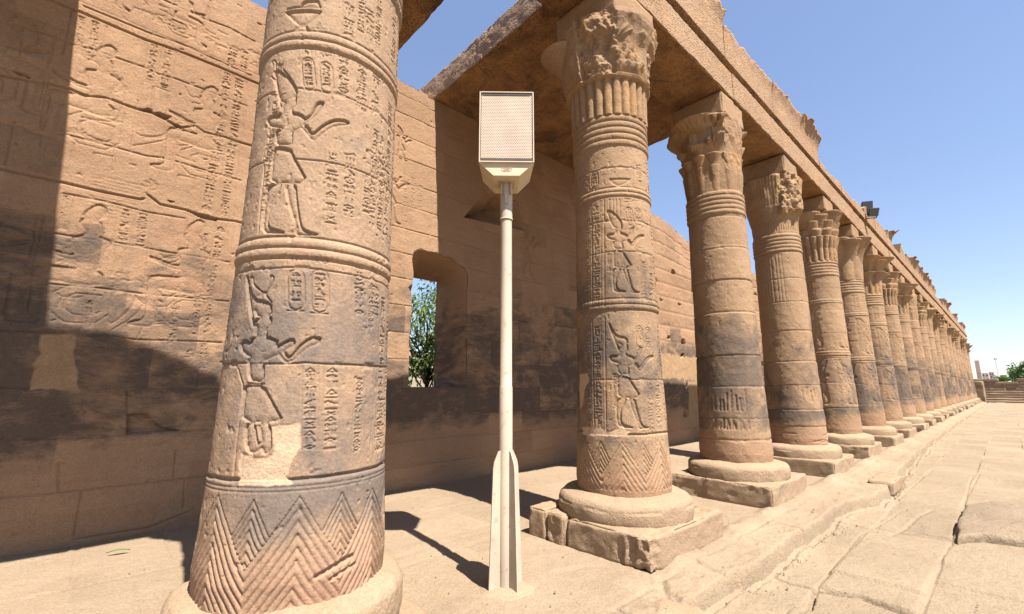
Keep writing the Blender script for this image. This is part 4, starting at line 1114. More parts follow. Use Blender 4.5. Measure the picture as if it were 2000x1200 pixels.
# ------------------------------------------------------------------ wall
WX = -6.72
wall = thing('temple_wall', 'long carved sandstone block wall with a window, running behind the columns', 'wall', (WX, 0, 0))
WT = .85
def wtop(y):
    y = np.asarray(y, float)
    b = np.interp(y, [-3, 1.07, 4.0, 4.2, 8.6, 8.8, 12.4, 14.0, 20, 30, 72], [7.15, 7.12, 6.99, 7.01, 7.01, 6.9, 6.76, 6.5, 6.3, 5.6, 5.2])
    st = vnoise(np.floor(y / .55) * 3.7, 0, 0, 5) * .09 + vnoise(np.floor(y / .2) * 5.1, 1, 0, 6) * .03
    return b + st * ((y < -1) | (y > 8.8) | ((y > 1.3) & (y < 4.0)))
WINP = [(3.80, 1.60), (5.00, 1.60), (5.01, 2.2), (4.99, 3.3), (5.0, 3.70), (4.9, 3.84), (4.72, 3.90), (4.6, 3.98), (4.45, 3.97), (4.3, 4.02), (4.1, 4.0), (3.95, 4.02), (3.82, 3.95),
        (3.79, 3.80), (3.83, 3.55), (3.82, 3.36), (3.73, 3.28), (3.80, 3.22), (3.82, 2.95), (3.80, 2.5), (3.81, 2.0)]
SLIT = [tuple(p) for p in T['slit']]

def wall_canvas():
    rng = random.Random(77)
    cv = Canvas(-2.2, 9.6, -.06, 7.12, .010)
    for p in T['deep']:
        cv.stroke(p, .014, .034, .010)
    for p in T['joint']:
        cv.stroke(p, .008, .020, .010)
    for p in T['fine']:
        cv.stroke(smooth_line(p, 2), .007, .014, .008)
    for p in T['chips']:
        W_ = cv.win(p, .05)
        cv.fill(p, .07, .10, .75)
    for g in T['wt']: cv.text(g, rng, .008, .019)
    # rows of little signs
    for (zt, zb, y0, y1) in ((6.45, 6.05, -1.2, 1.25),):
        for k in range(46):
            x = rng.uniform(y0, y1); z = rng.uniform(zb, zt)
            g, hr = GLY[rng.randrange(len(GLY))]
            cv.glyph(g, x, z, .11, .11 * hr, .008, .013)
    z = 3.98
    while z > 3.50:                      # small text block in many rows
        x = -.30
        while x < .12:
            cv.stroke([(x, z), (x + rng.uniform(.01, .03), z + rng.uniform(-.008, .008))], .008, .006); x += .036
        z -= .042
    for (cu, z0, h, m) in ((.62, 4.25, 1.35, 1), (-.42, 4.28, 1.35, 1), (.66, 2.3, 1.42, 1), (-.28, 2.26, 1.40, 1), (-1.0, 2.3, 1.4, 0), (-1.15, 4.5, 1.3, 0), (.3, 6.1, .8, 0), (-.5, 6.15, .8, 0)):
        sg = -1 if m else 1
        tf = lambda q, cu=cu, z0=z0, h=h, sg=sg: (cu + sg * (q[0] - .45) * h * .95, z0 + q[1] * h)
        cv.figure(SEAT, SEATS, .023, .03, .005, tf)
    # register lines
    for z in (6.02,): cv.stroke([(-2.4, z), (9.6, z)], .008, .006)
    # courses right of the big column
    CZ = [.34, .74, 1.12, 1.60, 2.05, 2.50, 2.96, 3.42, 3.86, 4.30, 4.72, 5.15, 5.60, 6.02, 6.45, 6.85]
    for j, z in enumerate(CZ):
        y = 1.2; pts = []
        while y < 9.7:
            pts.append((y, z + rng.uniform(-.006, .006))); y += rng.uniform(.1, .4)
        cv.stroke(pts, .008, rng.uniform(.010, .018), .012)
        z2 = CZ[j + 1] if j + 1 < len(CZ) else 7.12
        y = 1.35 + rng.uniform(0, .6)
        while y < 9.6:
            cv.stroke([(y, z), (y + rng.uniform(-.01, .01), z2)], .007, .011, .012)
            y += rng.uniform(.5, 1.25)
    # left part, vertical joints of the plain lower courses are traced; a few more
    for (y, a, b) in ((-1.6, 1.6, 2.3), (-1.1, 2.3, 3.0), (-1.9, 3, 3.7), (-1.3, 3.7, 4.5), (.62, 2.24, 2.9), (-.2, 2.9, 3.5)):
        cv.stroke([(y, a), (y, b)], .007, .010)
    # figures and text on the right-hand stretch
    for (c, z0, h, w, m) in ((3.42, 4.35, 1.15, 2, 0), (3.55, 5.55, .62, 1, 0), (6.1, 2.1, 1.5, 1, 1), (7.3, 2.1, 1.5, 2, 0), (6.7, 3.9, 1.3, 1, 0), (8.3, 2.1, 1.5, 1, 1), (5.9, 5.4, 1.2, 2, 0)):
        cv.figure(FIG1 if w == 1 else FIGB, {}, .026, .03, .005, place(c, z0, h, w, bool(m)))
    for (y, a, b) in ((3.75, 5.3, 4.6), (3.62, 5.1, 4.4), (3.9, 5.2, 4.7), (5.6, 3.5, 2.1), (6.7, 3.6, 2.1), (6.85, 3.6, 2.1), (7.8, 3.5, 2.1), (9.0, 3.6, 2.0), (5.4, 5.3, 4.1), (7.4, 5.3, 4.0)):
        cv.text([y, a, y, b, .11], rng, .009, .010)
    for k in range(420):
        a = rng.uniform(-2.4, 9.6); b = rng.uniform(.1, 7)
        cv.stroke([(a, b), (a + rng.uniform(-.05, .05), b + rng.uniform(-.02, .02))], rng.uniform(.008, .02), rng.uniform(.005, .018), .010)
    # damaged ground inside figures (hacked faces)
    for (c, z, ru, rz, n) in ((-.33, 5.15, .16, .14, 70), (.42, 4.95, .10, .10, 40), (-.33, 3.0, .13, .20, 80), (.05, 2.75, .05, .12, 20), (.40, 2.78, .13, .09, 50), (-.5, 4.42, .16, .03, 30), (.2, 4.0, .07, .1, 30)):
        for k in range(n):
            a = rng.gauss(c, ru * .5); b = rng.gauss(z, rz * .5)
            cv.stroke([(a, b), (a + rng.uniform(-.05, .05), b + rng.uniform(-.02, .02))], rng.uniform(.010, .018), rng.uniform(.005, .012), .010)
    cv.mark(T['wpatch'], cv.patch, 1, .02, .03)
    cv.mark([(2.3, 4.9), (3.1, 4.95), (3.0, 5.6), (2.4, 5.5)], cv.patch, .6, .05, .05)
    # blocks: tint and slight set-off of each block
    for j, (z, z2) in enumerate(zip([-.1] + CZ, CZ + [7.2])):
        m = (cv.v >= z) & (cv.v < z2)
        y = -2.4
        while y < 9.6:
            y2 = y + rng.uniform(.5, 1.3)
            q = (cv.u >= y) & (cv.u < y2)
            cv.tint[np.ix_(q, m)] = rng.random()
            y = y2
    return cv

def build_wall():
    cv = wall_canvas()
    U, V = np.meshgrid(cv.u, cv.v, indexing='ij')
    top = wtop(U)
    Z = np.where(V > 6.3, 6.3 + (V - 6.3) * (top - 6.3) / (7.12 - 6.3), V)
    n1 = fbm(U, V, 0, 7, 4, 3); n2 = fbm(U, V, 5, 1.3, 3, 8)
    rough = sstep(.1, .5, fbm(U, V, 9, 1.1, 3, 31))
    X = WX - cv.G * (1 - cv.patch) + n1 * (.004 + .008 * rough) * (1 - cv.patch * .8) + n2 * .008 - cv.patch * .004
    # arrises broken along the deepest courses
    uc = (cv.u[:-1] + cv.u[1:]) / 2; vc = (cv.v[:-1] + cv.v[1:]) / 2
    UC, VC = np.meshgrid(uc, vc, indexing='ij')
    hole = cv.inside(UC, VC, WINP) | cv.inside(UC, VC, SLIT)
    me = grid_mesh('wall_face', X - WX, U, Z, mask=~hole, attrs={'patch': cv.patch, 'tint': cv.tint})
    link('wall_face', me, M_WALL, wall)
    # back face and top
    yb = np.arange(-2.4, 9.61, .05); zb = np.arange(-.1, 7.05, .05)
    UB, VB = np.meshgrid(yb, zb, indexing='ij')
    tb = wtop(UB)
    ZB = np.where(VB > 6.3, 6.3 + (VB - 6.3) * (tb - 6.3) / (zb[-1] - 6.3), VB)
    UC, VC = np.meshgrid((yb[:-1] + yb[1:]) / 2, (zb[:-1] + zb[1:]) / 2, indexing='ij')
    BW = [(4.24, 1.60), (4.84, 1.60), (4.84, 3.72), (4.24, 3.72)]
    hb = cv.inside(UC, VC, BW) | cv.inside(UC, VC, [(5.5, 5.25), (5.75, 5.25), (5.75, 5.5), (5.5, 5.5)])
    link('wall_back', grid_mesh('wall_back', -WT + .012 * fbm(UB, VB, 0, 3, 3, 9), UB, ZB, mask=~hb, flip=True), M_WALL, wall)
    k = np.linspace(0, 1, 18)
    A, B = np.meshgrid(cv.u[::2], k, indexing='ij')
    zt = wtop(A) + .02 * fbm(A, B * WT, 0, 6, 3, 4) * np.sin(B * PI)
    link('wall_top', grid_mesh('wall_top', -B * WT, A, zt, flip=True), M_WALL, wall)
    # openings: ragged front outline lofted to the plain back outline
    def loft(name, front, back, x0, seed, amp=.02):
        N = 140
        def resample(p):
            p = np.array(list(p) + [p[0]], float)
            L = np.concatenate([[0], np.cumsum(np.hypot(*np.diff(p, axis=0).T))])
            return np.stack([np.interp(np.linspace(0, L[-1], N, endpoint=False), L, p[:, i]) for i in (0, 1)], -1)
        fr = resample(front); bk = resample(back)
        cen = fr.mean(0)
        out = fr + (fr - cen) / np.linalg.norm(fr - cen, axis=1, keepdims=True) * .05
        rings = [(out, -.07), (fr + (cen - fr) * .006, -.004)]
        K = 22
        for q in range(1, K + 1):
            t = q / K
            te = min(1, t * 1.0)
            rings.append((fr * (1 - te) + bk * te, -.004 - (WT - .0) * t))
        P = np.zeros((N, len(rings), 3))
        for j, (pp, x) in enumerate(rings):
            P[:, j, 0] = x; P[:, j, 1] = pp[:, 0]; P[:, j, 2] = pp[:, 1]
        nz = fbm(P[..., 0], P[..., 1], P[..., 2], 6, 4, seed) * amp
        w = np.ones(len(rings)); w[0] = 0; w[1] = .3
        d = P[..., 1:] - cen; d /= np.linalg.norm(d, axis=-1, keepdims=True)
        P[..., 1:] += d * (nz * w)[..., None]
        at = np.zeros(P.shape[:2])
        me = grid_mesh(name, P[..., 0], P[..., 1], P[..., 2], wrap=True, attrs={'patch': at, 'tint': at + .3})
        return link(name, me, M_WALL, wall)
    loft('window_reveal', WINP, [(4.22, 1.60), (4.86, 1.60), (4.86, 2.2), (4.86, 3.0), (4.86, 3.70), (4.6, 3.72), (4.4, 3.72), (4.22, 3.70), (4.22, 3.3), (4.22, 2.6), (4.22, 2.0)], 0, 11, .025)
    loft('slit_reveal', SLIT, [(5.48, 5.22), (5.77, 5.22), (5.77, 5.52), (5.48, 5.52)][:], 0, 12, .03)
build_wall()

def wall_far():
    rng = random.Random(3)
    cv = Canvas(9.58, 24, -.06, 6.9, .035)
    CZ = [.34, .74, 1.12, 1.60, 2.05, 2.50, 2.96, 3.42, 3.86, 4.30, 4.72, 5.15, 5.60, 6.02, 6.45]
    for j, z in enumerate(CZ):
        cv.stroke([(9.5, z), (24, z)], .012, .03, .03)
        y = 9.6 + rng.uniform(0, .5)
        z2 = CZ[j + 1] if j + 1 < len(CZ) else 6.9
        while y < 24:
            cv.stroke([(y, z), (y, z2)], .01, .022, .03)
            if rng.random() < .3: cv.fill([(y, z - .02), (y + .25, z - .03), (y + .2, z + .1), (y + .02, z + .12)], .12, .1, .8)
            q = (cv.u >= y); m = (cv.v >= z) & (cv.v < z2)
            cv.tint[np.ix_(q, m)] = rng.random()
            y += rng.uniform(.5, 1.2)
    for (y, z) in ((11.3, 4.2), (12.1, 4.15), (13.2, 4.15), (12.4, 3.05)):
        cv.fill([(y, z), (y + .22, z - .01), (y + .2, z + .05), (y + .03, z + .06)], .08, .1, .85)
    cv.mark([(11.2, 1.85), (14.6, 1.80), (14.4, 2.55), (11.2, 2.6)], cv.patch, 1, .03, .08)
    cv.mark([(13.4, .3), (14.6, .3), (14.6, 1.8), (13.5, 1.8)], cv.patch, 1, .03, .08)
    for k in range(200):
        a = rng.uniform(9.6, 24); b = rng.uniform(.1, 6.5)
        cv.stroke([(a, b), (a + rng.uniform(-.1, .1), b + rng.uniform(-.03, .03))], .02, rng.uniform(.01, .03), .03)
    U, V = np.meshgrid(cv.u, cv.v, indexing='ij')
    top = wtop(U)
    Z = np.where(V > 5.0, 5.0 + (V - 5.0) * (top - 5.0) / 1.9, V)
    X = -cv.G * (1 - cv.patch) + .012 * fbm(U, V, 0, 4, 4, 3)
    n, m = U.shape
    link('wall_face', grid_mesh('wall_face', X, U, Z, attrs={'patch': cv.patch, 'tint': cv.tint}), M_WALL, wall)
    A, B = np.meshgrid(cv.u, np.linspace(0, 1, 8), indexing='ij')
    link('wall_top', grid_mesh('wall_top', -B * WT, A, wtop(A) + 0 * B, flip=True), M_WALL, wall)
    A, B = np.meshgrid(cv.u[::4], np.linspace(0, 1, 40), indexing='ij')
    link('wall_back', grid_mesh('wall_back', -WT + 0 * A, A, wtop(A) * B, flip=True), M_WALL, wall)
    V, F = rough_box_np((-WT / 2, 48, 2.65), (WT, 48, 5.4), res=.4, rad=.05, amp=.06, f=1.5, seed=91)
    V2, F2 = rough_box_np((-WT / 2, -4.4, 3.5), (WT - .02, 4.05, 7.1), res=.4, rad=.03, amp=.02, f=1.5, seed=92)
    V, F = join_np([(V, F), (V2, F2)])
    z0 = np.zeros(len(V))
    link('wall_face', mesh_np('wall_face', V, F, attrs={'patch': z0, 'tint': z0 + .3}), M_WALL, wall)
wall_far()

# ------------------------------------------------------------------ floor and paving
def yspace(y0, near, y1, d, k):
    a = list(np.arange(y0, near, d)); y = near
    while y < y1:
        a.append(y); y += max(d, k * y)
    a.append(y1)
    return np.array(a)

def sample(cv, arr, X, Y):
    fu = np.clip((X - cv.u[0]) / cv.du, 0, cv.nu - 1.001); fv = np.clip((Y - cv.v[0]) / cv.dv, 0, cv.nv - 1.001)
    i = fu.astype(int); j = fv.astype(int); a = fu - i; b = fv - j
    r = arr[i, j] * (1 - a) * (1 - b) + arr[i + 1, j] * a * (1 - b) + arr[i, j + 1] * (1 - a) * b + arr[i + 1, j + 1] * a * b
    ok = (X >= cv.u[0]) & (X <= cv.u[-1]) & (Y >= cv.v[0]) & (Y <= cv.v[-1])
    return r * ok

def kerb_x(Y):
    base = np.interp(Y, [-5, 3.3, 3.7, 5.3, 8.2, 9.0, 10.5, 13, 18, 30, 72], [-1.95, -1.93, -1.88, -1.84, -1.86, -1.62, -1.60, -1.78, -1.90, -1.95, -1.95])
    stp = vnoise(np.floor(Y / .9) * 2.3, 0, 0, 2) * .05
    return base + stp + .03 * fbm(Y, 0, 0, 3, 3, 4)

def build_floor():
    rng = random.Random(12)
    xs = np.concatenate([np.arange(-7.0, -2.4, .03), np.arange(-2.4, -1.38, .0105)])
    ys = yspace(-3.2, 7.0, 72, .018, .0036)
    X, Y = np.meshgrid(xs, ys, indexing='ij')
    cv = Canvas(-7.0, -1.4, -3, 22, .03)
    # flags of the portico
    x = -6.6
    for xj in (-5.35, -4.2, -3.95, -2.2):
        pts = []; y = -3
        while y < 22: pts.append((xj + rng.uniform(-.02, .02), y)); y += rng.uniform(.3, .9)
        cv.stroke(pts, .008, .02, .02)
    for (xa, xb) in ((-6.6, -5.35), (-5.35, -4.2), (-3.95, -2.2)):
        y = -3 + rng.uniform(0, 1)
        while y < 22:
            cv.stroke([(xa, y), (xb, y + rng.uniform(-.03, .03))], .008, .025, .02); y += rng.uniform(.7, 1.5)
    y = -3
    while y < 22:
        cv.stroke([(-2.2, y), (-1.5, y + rng.uniform(-.05, .05))], .012, .06, .016); y += rng.uniform(.7, 1.4)
    slab = [(-2.92, 3.2), (-2.78, 3.62), (-2.36, 3.66), (-2.06, 3.62), (-1.93, 3.52), (-1.83, 3.30), (-1.80, 3.1)]
    cv.stroke(smooth_line(slab, 1), .014, .03, .02)
    # sloping step near the foot of the split plinth
    cv.stroke([(-2.25, 3.78), (-2.10, 3.60), (-1.98, 3.42), (-1.90, 3.30)], .03, .04, .03)
    Z = .010 * fbm(X, Y, 0, 1.2, 4, 1) + .006 * fbm(X, Y, 0, 7, 3, 2)
    Z -= sample(cv, cv.G, X, Y)
    slab = vnoise(np.floor(X / 1.1) * 3.3, np.floor(Y / 1.15) * 2.7, 0, 9) * .006
    Z += slab
    # outer zone, worn lumpy
    w = sstep(-2.5, -2.1, X)
    Z += w * (.022 * fbm(X, Y, 0, 2.2, 4, 5) + .013 * fbm(X, Y, 2, 8, 3, 6) + .007 * fbm(X, Y, 4, 24, 2, 16)) - w * .02
    Z += .075 * sstep(-1.98, -2.32, X) * sstep(-2.5, -2.34, X) * sstep(3.9, 4.3, Y) * (.8 + .9 * fbm(X, Y, 0, 2.5, 3, 44))
    xe = kerb_x(Y)
    dn = sstep(xe - .015, xe + .025, X + .030 * fbm(X, Y, 7, 5, 4, 14))
    Z = Z - dn * (.25 + 0 * Y)
    # sand lying against the foot of the kerb
    o = tag(link('portico_floor', grid_mesh('portico_floor', X, Y, Z, attrs={'tint': .5 + .5 * vnoise(np.floor(X / .62) * 3.3, np.floor(Y / .9 + .5 * vnoise(np.floor(X / .62), 0, 0, 3)) * 2.7, 0, 29)}), M_FLOOR), kind='structure')
build_floor()

PV = dict(A=[[-1.78,5.04],[-1.44,5.05],[-1.13,5.15],[-0.79,5.08]], B=[[-1.44,5.05],[-1.38,4.65],[-1.39,4.3],[-1.42,3.6]], C=[[-0.73,3.6],[-0.73,5.16],[-0.73,5.82],[-0.72,6.53],[-0.74,6.92],[-0.72,7.61]],
          D=[[-1.44,5.05],[-1.46,5.72],[-1.5,6.66],[-1.51,7.18],[-1.34,9.03]], F=[[-0.71,7.51],[-0.74,8.52],[-0.73,9.87],[-0.78,13.5]], G=[[-1.06,7.91],[-0.89,7.92],[-0.72,7.93]],
          H=[[-1.24,7.48],[-1.17,8.59],[-1.04,9.53]], K=[[-1.72,6.02],[-1.49,6.18]], M=[[-1.73,4.99],[-1.90,4.34]], N=[[-1.8,11.9],[-1.0,12.0]])
def build_paving():
    rng = random.Random(8)
    xs = np.concatenate([np.arange(-2.05, .5, .0125), np.arange(.5, 1.2, .03), np.arange(1.2, 4, .06), np.arange(4, 16.1, .4)])
    ys = np.concatenate([np.arange(-4, 2.2, .06), yspace(2.2, 8.5, 95, .015, .0034)])
    X, Y = np.meshgrid(xs, ys, indexing='ij')
    cv = Canvas(-2.2, 1.4, -4, 14, .0125)
    cv.stroke(PV['A'], .022, .07, .012); cv.stroke(PV['B'], .022, .08, .012)
    cv.stroke(PV['C'], .007, .026, .012); cv.stroke(PV['D'], .005, .020, .012); cv.stroke(PV['F'], .010, .035, .012)
    cv.stroke(PV['G'], .025, .05, .02); cv.stroke(PV['H'], .02, .02, .03); cv.stroke(PV['K'], .008, .015, .02); cv.stroke(PV['M'], .008, .012, .02); cv.stroke(PV['N'], .02, .04, .02)
    # other slabs: strips along the colonnade, cut by cross joints
    sx = [-2.2, -1.46, -.73, .05, .75, 1.4]
    for j in range(len(sx) - 1):
        y = -4 + rng.uniform(0, 1)
        while y < 14:
            if not (4.0 < y < 7.2 and j in (0, 1)) and not (7.3 < y < 9.5 and j == 2):
                cv.stroke([(sx[j], y), ((sx[j] + sx[j + 1]) / 2, y + rng.uniform(-.03, .03)), (sx[j + 1], y + rng.uniform(-.03, .03))], rng.uniform(.003, .012), rng.uniform(.02, .05), .011)
            y += rng.uniform(.7, 1.5)
        if j: cv.stroke([(sx[j], -4), (sx[j], 3.6)], .012, .02, .02); cv.stroke([(sx[j] - .03, 9.5), (sx[j] + .03, 14)], .012, .02, .02)
    for k in range(160):   # little scars
        a = rng.uniform(-1.8, 1.3); b = rng.uniform(2, 14); L = rng.uniform(.03, .22)
        cv.stroke([(a, b), (a + L * .9, b + L * rng.uniform(-.15, .15))], rng.uniform(.006, .014), rng.uniform(.004, .014), .016)
    # far joints, analytic: strips and rows
    def hsh(a, b, s): return (_hash(a, b, a * 0, s) + 1) / 2
    strip = np.floor(X / .73)
    L = .95
    off = hsh(strip, strip * 0, 5) * 3
    yy = (Y + off) / L + .25 * vnoise(strip, np.floor((Y + off) / L), 0, 4)
    cell = np.floor(yy)
    jit = hsh(strip, cell, 7)
    fy = np.abs((yy % 1) - .5) * 2
    wid = np.clip(.025 + .0018 * Y, .02, .16)
    far = sstep(13.5, 14.5, Y)
    jl = sstep(1 - wid * 2, 1, fy) * (jit > .25)
    Z = -.20 + .014 * fbm(X, Y, 0, .9, 4, 1) + .007 * fbm(X, Y * .6, 0, 5, 4, 2) + .005 * fbm(X * .5, Y, 0, 19, 3, 12)
    Z += (jit - .5) * .05 * far - far * jl * .05
    # near slabs tilt and step
    cs = np.floor((X + .73 * 5) / .73); cr = np.floor(Y / 1.05 + hsh(cs, cs * 0, 3))
    Z += (1 - far) * (hsh(cs, cr, 9) - .5) * .035
    Z += .030 * sstep(5.10, 5.04 + .12, Y) * sstep(-1.46, -1.40, X) * sstep(-.72, -.78, X) * sstep(6.9, 5.3, Y)
    Z -= sample(cv, cv.G, X, Y)
    # hollow of a broken slab
    Z -= .025 * sstep(.25, .05, np.hypot((X + 1.2) / 1.0, (Y - 8.3) / 3.2)) * (1 + .6 * fbm(X, Y, 0, 12, 3, 8))
    tint = hsh(cs, cr, 19) * 1.0
    # sand fillet against the kerb
    d = X - kerb_x(Y)
    Z += .025 * sstep(.16, .06, d) * (.6 + fbm(X, Y, 0, 4, 3, 6)) - .03 * sstep(.035, .0, np.abs(d - .05))
    tag(link('paving', grid_mesh('paving', X, Y, Z, attrs={'tint': tint}), M_PAVE), kind='structure')
build_paving()

# large brown slab lying proud of the paving at the right
def dark_slab():
    poly = np.array([(-.66, 7.66), (-.70, 8.5), (-.69, 9.75), (-.42, 10.45), (.1, 10.6), (.5, 10.0), (.55, 8.4), (.1, 8.02), (-.14, 8.06), (-.44, 7.98), (-.58, 7.82)])
    cen = poly.mean(0)
    p2 = []
    for a, b in zip(poly, np.roll(poly, -1, 0)):
        for t in np.linspace(0, 1, 8, endpoint=False): p2.append(a * (1 - t) + b * t)
    p2 = np.array(p2); n = len(p2)
    p2 = p2 + .03 * np.stack([fbm(p2[:, 0], p2[:, 1], 0, 5, 3, 1), fbm(p2[:, 0], p2[:, 1], 4, 5, 3, 2)], -1)
    ks = [(1.0, -.10), (1.01, -.06), (1.0, -.01), (.985, .02), (.95, .035)] + [(k, .04) for k in np.linspace(.9, .02, 22)]
    P = np.zeros((n, len(ks), 3))
    for j, (k, z) in enumerate(ks):
        q = cen + (p2 - cen) * k
        P[:, j, :2] = q; P[:, j, 2] = z - .15
    P[..., 2] += (.022 * fbm(P[..., 0], P[..., 1], 0, 2.2, 4, 5) + .008 * fbm(P[..., 0], P[..., 1], 0, 9, 3, 6)) * (P[..., 2] > -.2)
    me = grid_mesh('paving_slab', P[..., 0], P[..., 1], P[..., 2], wrap=True)
    tag(link('raised_paving_slab', me, M_DARKSLAB), 'large rough brown slab standing proud of the pale paving at the right edge', 'stone slab')
dark_slab()
# kerb block standing forward of the edge near the fifth column
rough = rough_box('kerb_block', (-1.72, 10.55, -.09), (.34, 1.0, .23), M_BASE, None, res=.03, rad=.03, amp=.018, f=6, seed=31, chip=.04)
tag(rough, 'squared sandstone block set forward of the kerb near the fifth column', 'kerb block')
rough = rough_box('fallen_stone', (-1.90, 3.42, -.13), (.42, .34, .22), M_BASE, None, res=.03, rad=.1, amp=.03, f=5, seed=37, chip=.0, rotz=.5)
tag(rough, 'rounded worn stone at the kerb foot, bottom edge of the picture', 'stone')

def grit():
    rng = np.random.default_rng(3)
    n = 1500
    x = np.where(rng.random(n) < .45, rng.uniform(-1.8, 1.2, n), rng.uniform(-6.4, -1.9, n)); y = rng.uniform(.4, 14, n)
    k = rng.random(n) < .35
    x = np.where(k, kerb_x(y) + np.abs(rng.normal(0, .07, n)) + .05, x)
    r = rng.uniform(.003, .010, n) * np.where(rng.random(n) < .06, 2.0, 1)
    z = np.where(x > kerb_x(y) + .03, -.195, .004)
    base = np.array([[1, 0, 0], [0, 1, 0], [-1, 0, 0], [0, -1, 0], [0, 0, .8], [0, 0, -.8]], float)
    V = base[None] * rng.uniform(.6, 1.4, (n, 6, 3)) * r[:, None, None]
    a = rng.uniform(0, 6.28, n); c, s_ = np.cos(a)[:, None], np.sin(a)[:, None]
    V = np.stack([V[..., 0] * c - V[..., 1] * s_, V[..., 0] * s_ + V[..., 1] * c, V[..., 2]], -1) + np.stack([x, y, z], -1)[:, None]
    f = np.array([[0, 1, 4], [1, 2, 4], [2, 3, 4], [3, 0, 4], [1, 0, 5], [2, 1, 5], [3, 2, 5], [0, 3, 5]])
    F = (np.arange(n)[:, None, None] * 6 + f[None]).reshape(-1, 3)
    ok = (np.hypot(x - CX, y - 1.02) > .72)
    tag(link('grit', mesh_np('grit', V, F[np.repeat(ok, 8)], smooth=False), M_DARKSLAB), 'fine grit and chips of sandstone scattered over the paving', 'grit', kind='stuff')
grit()

# big ground sheet
gx, gy = np.meshgrid(np.linspace(-900, 900, 61), np.linspace(-600, 1500, 61), indexing='ij')
tag(link('ground', grid_mesh('ground', gx, gy, gx * 0 - .30), M_HILL), kind='structure')

# ------------------------------------------------------------------ loudspeaker on its post
LP = (-2.985, 2.655)
post = thing('loudspeaker_post', 'cream steel post with a tall perforated loudspeaker box on top, between the first two columns', 'loudspeaker', (LP[0], LP[1], 0))
FACE = math.atan2(-.66, .75)       # the grille looks towards the court
V, F = lathe_np([(0, 0), (.058, 0), (.058, 1.60), (.056, 1.606), (.0535, 1.61), (.053, 2.6), (.052, 3.17), (.0, 3.17)], 48)
o = link('pole', mesh_np('pole', V, F), M_POST, post)
o.data.set_sharp_from_angle(angle=math.radians(35))
V, F = lathe_np([(.052, 3.14), (.057, 3.14), (.057, 3.42), (.055, 3.49), (.0, 3.49)], 40)
o = link('collar', mesh_np('collar', V, F), M_POST, post); o.data.set_sharp_from_angle(angle=math.radians(35))
V, F = lathe_np([(.055, 3.135), (.060, 3.135), (.060, 3.150), (.055, 3.150)], 40)
o = link('clamp_ring', mesh_np('clamp_ring', V, F), M_RUST, post)
for fa in (FACE - .95, FACE + PI / 2 - .95 + .0, FACE + PI - .95, FACE + 1.5 * PI - .95):
    pts = [(.058, .0), (.165, .0), (.165, .03), (.130, .93), (.120, .98), (.075, 1.07), (.058, 1.07)]
    th_ = .006
    bm_v = []; 
    for s_ in (-1, 1):
        for (r_, z_) in pts: bm_v.append((r_, s_ * th_, z_))
    n_ = len(pts)
    faces = [tuple(range(n_))[::-1], tuple(range(n_, 2 * n_))] + [(i_, (i_ + 1) % n_, n_ + (i_ + 1) % n_, n_ + i_) for i_ in range(n_)]
    me = bpy.data.meshes.new('fin'); me.from_pydata(bm_v, [], faces); me.update()
    o = link('fin', me, M_POST, post, (0, 0, 0), (0, 0, fa)); bevel(o, .002)
# concrete foot
V, F = lathe_np([(0, .012), (.10, .022), (.17, .012), (.24, -.01)], 40)
V[:, :2] *= 1 + .12 * vnoise(V[:, 0] * 9, V[:, 1] * 9, 0, 3)[:, None]
link('footing', mesh_np('footing', V, F), M_FLOOR, post)
# box: local frame x right (across the face), -y towards viewer, built then turned
BR = FACE + PI / 2                  # rotates local -y to the facing direction
hw, hd = .252, .19
zb, zt, zm = 3.49, 4.325, 3.615
tilt = 0.0
prof_ = [(-.12, zb), (.12, zb), (hw, zm), (hw, zt), (-hw, zt), (-hw, zm)]
bv = [(x_, -hd, z_) for x_, z_ in prof_] + [(x_ * .92, hd, z_) for x_, z_ in prof_]
fc = [(0, 1, 2, 3, 4, 5), (11, 10, 9, 8, 7, 6)] + [(i_, i_ + 6, (i_ + 1) % 6 + 6, (i_ + 1) % 6) for i_ in range(6)]
me = bpy.data.meshes.new('speaker_box'); me.from_pydata(bv, [], fc); me.update()
box = link('speaker_box', me, M_BOX, post, (0, 0, 0), (0, 0, BR)); bevel(box, .006, 3)
V, F = solid_box_np((0, -hd - .004, (zm + zt) / 2 + .012), (2 * hw - .035, .014, zt - zm - .06))
g = link('grille', mesh_np('grille', V, F, smooth=False), M_GRILLE, box)
parts = []
for (x_, z_, sx_, sz_) in ((-hw + .005, (zm + zt) / 2, .009, zt - zm), (hw - .005, (zm + zt) / 2, .009, zt - zm), (0, zt - .004, 2 * hw - .01, .008), (0, zm + .006, 2 * hw - .03, .010)):
    parts.append(solid_box_np((x_, -hd - .008, z_), (sx_, .030, sz_)))
V, F = join_np(parts); link('grille_frame', mesh_np('grille_frame', V, F, smooth=False), M_FRAME, box)
for z_, w_ in ((zt - .024, 2 * hw - .06), (zm + .028, 2 * hw - .04)):
    V, F = solid_box_np((0, -hd - .012, z_), (w_, .008, .015))
    link('trim_strip', mesh_np('trim_strip', V, F, smooth=False), M_DARKGAP, box)
# oval emblem with crossed lines
def ring(cx_, cz_, rx, rz, y_, w=.0022, n=28):
    return tube_np([(cx_ + rx * math.cos(2 * PI * k / n), y_, cz_ + rz * math.sin(2 * PI * k / n)) for k in range(n + 1)], [w] * (n + 1), 6)
ey = -hd - .001
parts = [ring(0, 3.555, .050, .022, ey), ring(0, 3.555, .030, .012, ey, .0018)]
for s_ in (-1, 1):
    parts.append(tube_np([(-.030 * s_, ey, 3.546), (-.012 * s_, ey, 3.557), (.0, ey, 3.552), (.014 * s_, ey, 3.567), (.030 * s_, ey, 3.566)], [.002] * 5, 6))
V, F = join_np(parts); link('emblem', mesh_np('emblem', V, F), M_RUST, box)
